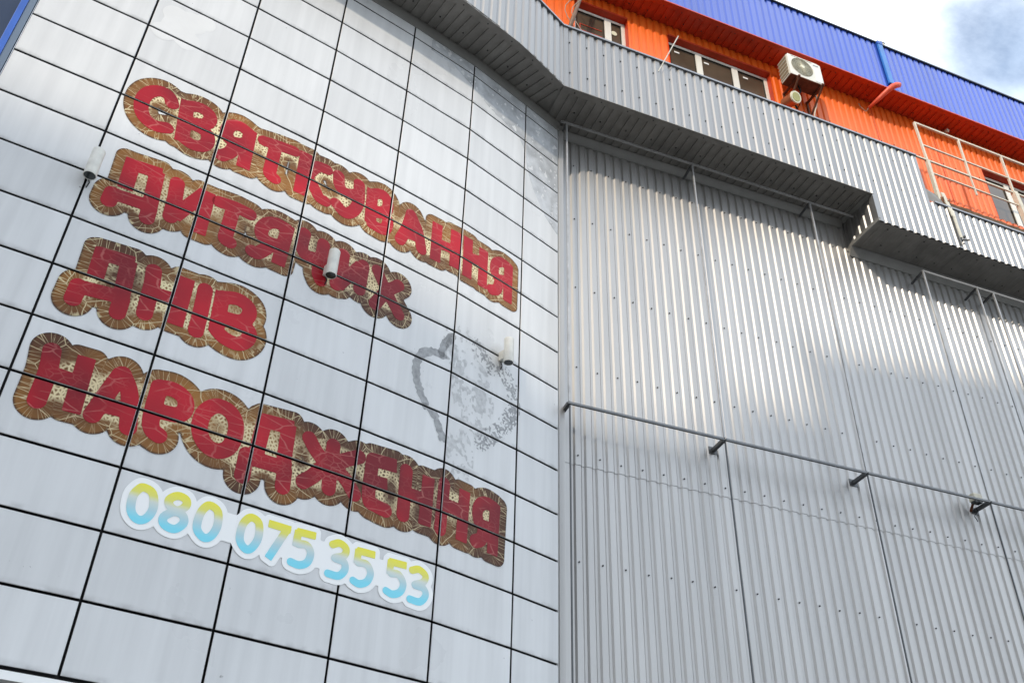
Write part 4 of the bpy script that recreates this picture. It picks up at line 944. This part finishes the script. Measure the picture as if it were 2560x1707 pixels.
q = MB(); q.tube([F.P(FC_[0], AD0-0.020, FC_[1]), F.P(FC_[0], AD0-0.004, FC_[1])], [0.040, 0.048], 24); q.build('fan_hub', M['cream'], ac)
q = MB(); q.box(F.P(A1-0.105, AD0-0.001, AZ1-0.075), tF*0.055, nF*0.002, UP*0.011); q.build('name_strip', M['coping'], ac)
q = MB(); q.box(F.P(cx-0.05, AD0-0.001, AZ1-0.03), tF*0.22, nF*0.002, UP*0.005); q.build('slot', M['ac_fin'], ac)
q = MB(); q.box(F.P(A1-0.10, AD0-0.001, AZ0+0.21), tF*0.075, nF*0.0025, UP*0.19); q.build('service_cover', mat('service_cover', (0.72, 0.72, 0.69), 0.4), ac, bevel=0.003)
q = MB()
for k in range(12):
    q.box(F.P(A0-0.004, AD0+0.05+0.018*k, cz_), tF*0.005, nF*0.005, UP*0.245)
q.build('side_fins', M['ac_fin'], ac)
q = MB()
for z in np.linspace(AZ0+0.05, AZ1-0.05, 6): q.box(F.P(A0-0.010, (AD0+AD1)/2+0.02, z), tF*0.004, nF*0.115, UP*0.005)
q.build('side_guard', M['ac_white'], ac)
q = MB(); q.box(F.P(cx, (AD0+AD1)/2, AZ0-0.010), tF*((A1-A0)/2-0.004), nF*((AD1-AD0)/2-0.004), UP*0.008); q.build('base_pan', M['rust'], ac)
for s in (A0+0.15, A1-0.06):                   # support brackets
    q = MB(); q.bar(F.P(s, 0.14, AZ0-0.036), F.P(s, DO, AZ0-0.036), 0.036, 0.030); q.bar(F.P(s, 0.17, AZ0-0.055), F.P(s, DO, AZ0-0.44), 0.030, 0.024)
    q.bar(F.P(s, DO-0.014, AZ0), F.P(s, DO-0.014, AZ0-0.46), 0.036, 0.026, up=nF); q.build('bracket', M['rust'], ac)
q = MB(); q.tube([F.P(A1-0.04+0.03*math.sin(k*0.9), 0.40+0.02*k, AZ0-0.02-0.09*k) for k in range(9)], 0.012, 8); q.build('drain_hose', M['beige'], ac, smooth=True)
q = MB(); q.tube([F.P(4.75+0.06*math.sin(k*0.8), 0.36+0.02*k, AZ0-0.03-0.045*k) for k in range(10)], 0.017, 8); q.build('refrigerant_pipe', M['gasket'], ac, smooth=True)

# round can lamp under the air conditioner
cl_ = thing('can_lamp', 'round copper can with a pale yellow face under the air conditioner', 'lamp', F.P(4.60, 0.40, 2.30))
cc = F.P(4.58, 0.30, 2.265); ax = (nF*0.92+UP*0.26-tF*0.12).normalized()
q = MB(); q.tube([cc, cc+ax*0.02, cc+ax*0.26, cc+ax*0.275], [0.112, 0.116, 0.108, 0.09], 28); q.build('body', M['copper'], cl_, smooth=False)
q = MB(); q.tube([cc-ax*0.012, cc+ax*0.012], [0.116, 0.122], 28); q.build('rim', M['cream'], cl_)
q = MB(); q.tube([cc-ax*0.018, cc-ax*0.010], [0.085, 0.088], 28); q.build('lens', M['yellow_lens'], cl_)
q = MB(); q.bar(cc+ax*0.1+tF*0.125, cc+ax*0.1+tF*0.16-UP*0.04, 0.012); q.bar(cc+ax*0.1+tF*0.16-UP*0.04, F.P(4.78, DO, 2.24), 0.012); q.build('bail', M['rust'], cl_)

# ------------------------------------------------------------------ downpipe, elbow and roof bits
dp = thing('downpipe', 'blue square downpipe on the roof edge ending in a red elbow', 'pipe', F.P(6.87, 0.15, 3.6))
q = MB(); q.box(F.P(6.880, 0.190, 4.22), tF*0.056, nF*0.024, UP*0.61); q.build('shaft', mat('pipe_blue', (0.035, 0.20, 0.58), 0.35, 0, 0.5, 0, 0.15, 5), dp, bevel=0.01)
q = MB(); q.box(F.P(6.880, 0.188, 4.82), tF*0.062, nF*0.030, UP*0.045); q.build('head', M['blue_trim'], dp, bevel=0.006)
q = MB(); pts = [F.P(7.00, 0.13, 3.575), F.P(6.93, 0.135, 3.545), F.P(6.86, 0.16, 3.50), F.P(6.78, 0.23, 3.43), F.P(6.68, 0.36, 3.32), F.P(6.54, 0.55, 3.17)]
q.tube(pts, [0.050, 0.056, 0.058, 0.054, 0.045, 0.026], 12); q.build('elbow', mat('elbow', (0.80, 0.12, 0.06), 0.42, 0, 0.4, 0, 0.15, 8), dp, smooth=True)
q = MB(); q.tube([F.P(6.54, 0.55, 3.17), F.P(6.50, 0.60, 3.10), F.P(6.40, 0.60, 3.18), F.P(6.37, 0.60, 3.27)], 0.008, 6); q.build('wire', M['cable'], dp)
rb = thing('roof_bracket', 'small pale metal box on the roof edge by the downpipe', 'box', F.P(7.02, 0.25, BT))
q = MB(); q.box(F.P(7.02, 0.27, BT+0.05), tF*0.045, nF*0.06, UP*0.045); q.build('box', M['beige'], rb, bevel=0.005)
q = MB(); q.box(F.P(7.02, 0.27, BT+0.10), tF*0.060, nF*0.07, UP*0.006); q.build('cap', M['coping'], rb)
q = MB(); q.bar(F.P(6.99, 0.27, BT+0.10), F.P(6.98, 0.27, BT+0.17), 0.012); q.build('pin', M['coping'], rb)

# thin rod sticking out of the parapet
q = MB(); q.tube([F.P(1.624, 0.0, 1.131), F.P(1.70, -0.10, 1.334), F.P(1.859, -0.30, 1.763)], 0.009, 6)
setp(q.build('antenna_rod', M['pvc'], None, loc=F.P(1.624, 0, 1.131)), 'thin white rod leaning out of the parapet below the windows', 'rod')

# ------------------------------------------------------------------ balcony railing at the right
rl = thing('balcony_railing', 'beige metal railing in front of the orange wall at far right', 'railing', F.P(8, 0.05, 0.6))
D_R = 0.05
def rbar(a, b, name, w=0.032, m='beige'):
    q = MB(); q.bar(F.P(a[0], a[2] if len(a) > 2 else D_R, a[1]), F.P(b[0], b[2] if len(b) > 2 else D_R, b[1]), w, w, up=nF if abs(a[0]-b[0]) < 0.3 else (0, 0, 1)); return q.build(name, M[m], rl)
rbar((6.955, 2.425), (10.6, 2.40), 'top_rail', 0.036)
rbar((7.0, 1.865), (10.6, 1.80), 'rail', 0.026); rbar((6.68, 1.475), (10.6, 1.44), 'rail', 0.030); rbar((7.0, 1.17), (10.6, 1.12), 'rail', 0.022)
rbar((6.965, 2.41), (6.985, 1.47), 'post', 0.036); rbar((6.985, 1.47), (6.97, 0.50), 'post', 0.058)
rbar((7.95, 2.40), (7.93, 1.47), 'post', 0.034); rbar((7.93, 1.47), (7.94, 1.0), 'post', 0.026)
rbar((8.95, 2.40), (8.93, 1.46), 'post', 0.034); rbar((8.94, 1.47), (9.02, 0.20), 'post', 0.085)
rbar((9.95, 2.40), (9.93, 0.5), 'post', 0.034)
# board hung over the parapet face
pb = thing('hanging_board', 'beige board hanging down the low grey parapet below the railing', 'board', F.P(7.08, -0.03, 0.2))
q = MB(); q.bar(F.P(7.055, 0.02, 0.68), F.P(7.085, -0.03, 0.10), 0.075, 0.02, up=nF); q.bar(F.P(7.085, -0.03, 0.10), F.P(7.10, -0.03, -0.36), 0.05, 0.016, up=nF); q.build('board', M['beige'], pb)
q = MB(); q.bar(F.P(7.11, -0.03, -0.40), F.P(7.19, -0.09, -0.43), 0.03, 0.02); q.box(F.P(7.15, -0.05, -0.34), tF*0.014, nF*0.02, UP*0.016); q.build('clip', M['tube_dark'], pb)
# rotten ledge between parapet and orange wall
lg = thing('rotten_ledge', 'rotten brown timber ledge along the foot of the orange wall', 'ledge', F.P(8, 0.1, 0.45))
mb = MB(); xs = np.linspace(7.05, 9.9, 40)
for s in xs:
    j = random.uniform(-0.015, 0.02)
    for d, z in ((0.035, 0.36), (0.03+random.uniform(-0.01, 0.01), 0.50+j), (0.22, 0.60+j*0.6), (0.60, 0.63), (0.60, 0.36)): mb.v.append(tuple(F.P(float(s), d, z)))
for k in range(len(xs)-1):
    for i in range(4): mb.f.append((k*5+i, (k+1)*5+i, (k+1)*5+i+1, k*5+i+1))
mb.build('timber', M['wood'], lg)
q = MB(); q.add([F.P(6.69, 0.02, 0.64), F.P(6.70, 0.03, 0.38), F.P(6.99, 0.0, 0.34), F.P(7.00, 0.04, 0.58), F.P(6.69, 0.12, 0.66), F.P(6.99, 0.12, 0.60)], [(0, 1, 2, 3), (0, 3, 5, 4)]); q.build('torn_sheet', M['grey_soffit'], lg)
q = MB()
for k in range(7):
    a = F.P(6.99+0.022*k, 0.03, 0.40+0.02*random.random()); q.bar(a, a+Vector((random.uniform(-.02, .05), random.uniform(-.04, .0), random.uniform(.05, .16))), 0.014+0.01*random.random())
q.build('splinters', M['wood'], lg)
# small dome camera on the orange wall
dc = thing('dome_camera', 'small round camera under the red soffit above the railing', 'camera', F.P(8.45, 0.58, 3.38))
q = MB(); q.tube([F.P(8.44, DO, 3.41), F.P(8.44, 0.60, 3.41), F.P(8.44, 0.56, 3.40)], [0.055, 0.055, 0.02], 14); q.build('base', M['copper'], dc)
q = MB(); q.tube([F.P(8.44, 0.575, 3.40), F.P(8.45, 0.53, 3.385), F.P(8.45, 0.515, 3.38)], [0.035, 0.04, 0.02], 14); q.build('eye', M['beige'], dc)
# pole and cable at the corner of the orange storey
cpn = thing('corner_pole', 'brown leaning pole with loose cables at the corner above the parapet', 'pole', F.P(0.2, 0.35, 1.5))
q = MB(); q.tube([F.P(0.16, 0.30, 1.45), F.P(0.42, 0.36, 2.6), F.P(0.62, 0.42, 3.42)], 0.036, 10); q.build('pole', M['brown_paint'], cpn, smooth=True)
for sgn in (0.0, 0.12):
    q = MB(); q.tube([F.P(0.30+sgn+0.12*math.sin(k*0.7), 0.33, 3.3-0.14*k) for k in range(12)], 0.007, 6); q.build('cable', M['cable'], cpn, smooth=True)

# ------------------------------------------------------------------ apartment block across the street: its shade lies over the lower walls
e_ = Vector((math.cos(R(30)), math.sin(R(30)), 0)); f_ = Vector((-math.sin(R(30)), math.cos(R(30)), 0))
ob = thing('apartment_block', 'plain brick apartment block with a taller wing across the street', 'building', (-22.75, -58.8, 0))
BASE = Vector((-22.75, -58.8, 0))
q = MB()
for a, b, h in ((-60, 0, 48.15), (0, 48, 49.85)):
    q.box(BASE+e_*((a+b)/2)-f_*6+UP*h/2, e_*((b-a)/2), f_*6, UP*h/2)
q.box(BASE+e_*(-0.9)-f_*6+UP*48.4, e_*0.9, f_*5.9, UP*0.4)
q.build('wall', M['brick'], ob)
wm = None
for r_ in range(16):
    for c_ in range(17):
        x = -57.5+6.2*c_; z = 1.6+2.9*r_
        if abs(x) < 0.9: continue
        if wm is None:
            w_ = MB(); w_.box(BASE+e_*x+f_*0.02+UP*(z+0.7), e_*0.75, f_*0.06, UP*0.72); wm = w_.build('window', M['pane_blue'], ob, loc=BASE+e_*x+UP*z)
        else:
            c2 = wm.copy(); COL.objects.link(c2); c2.parent = ob; c2.location = e_*x+UP*z
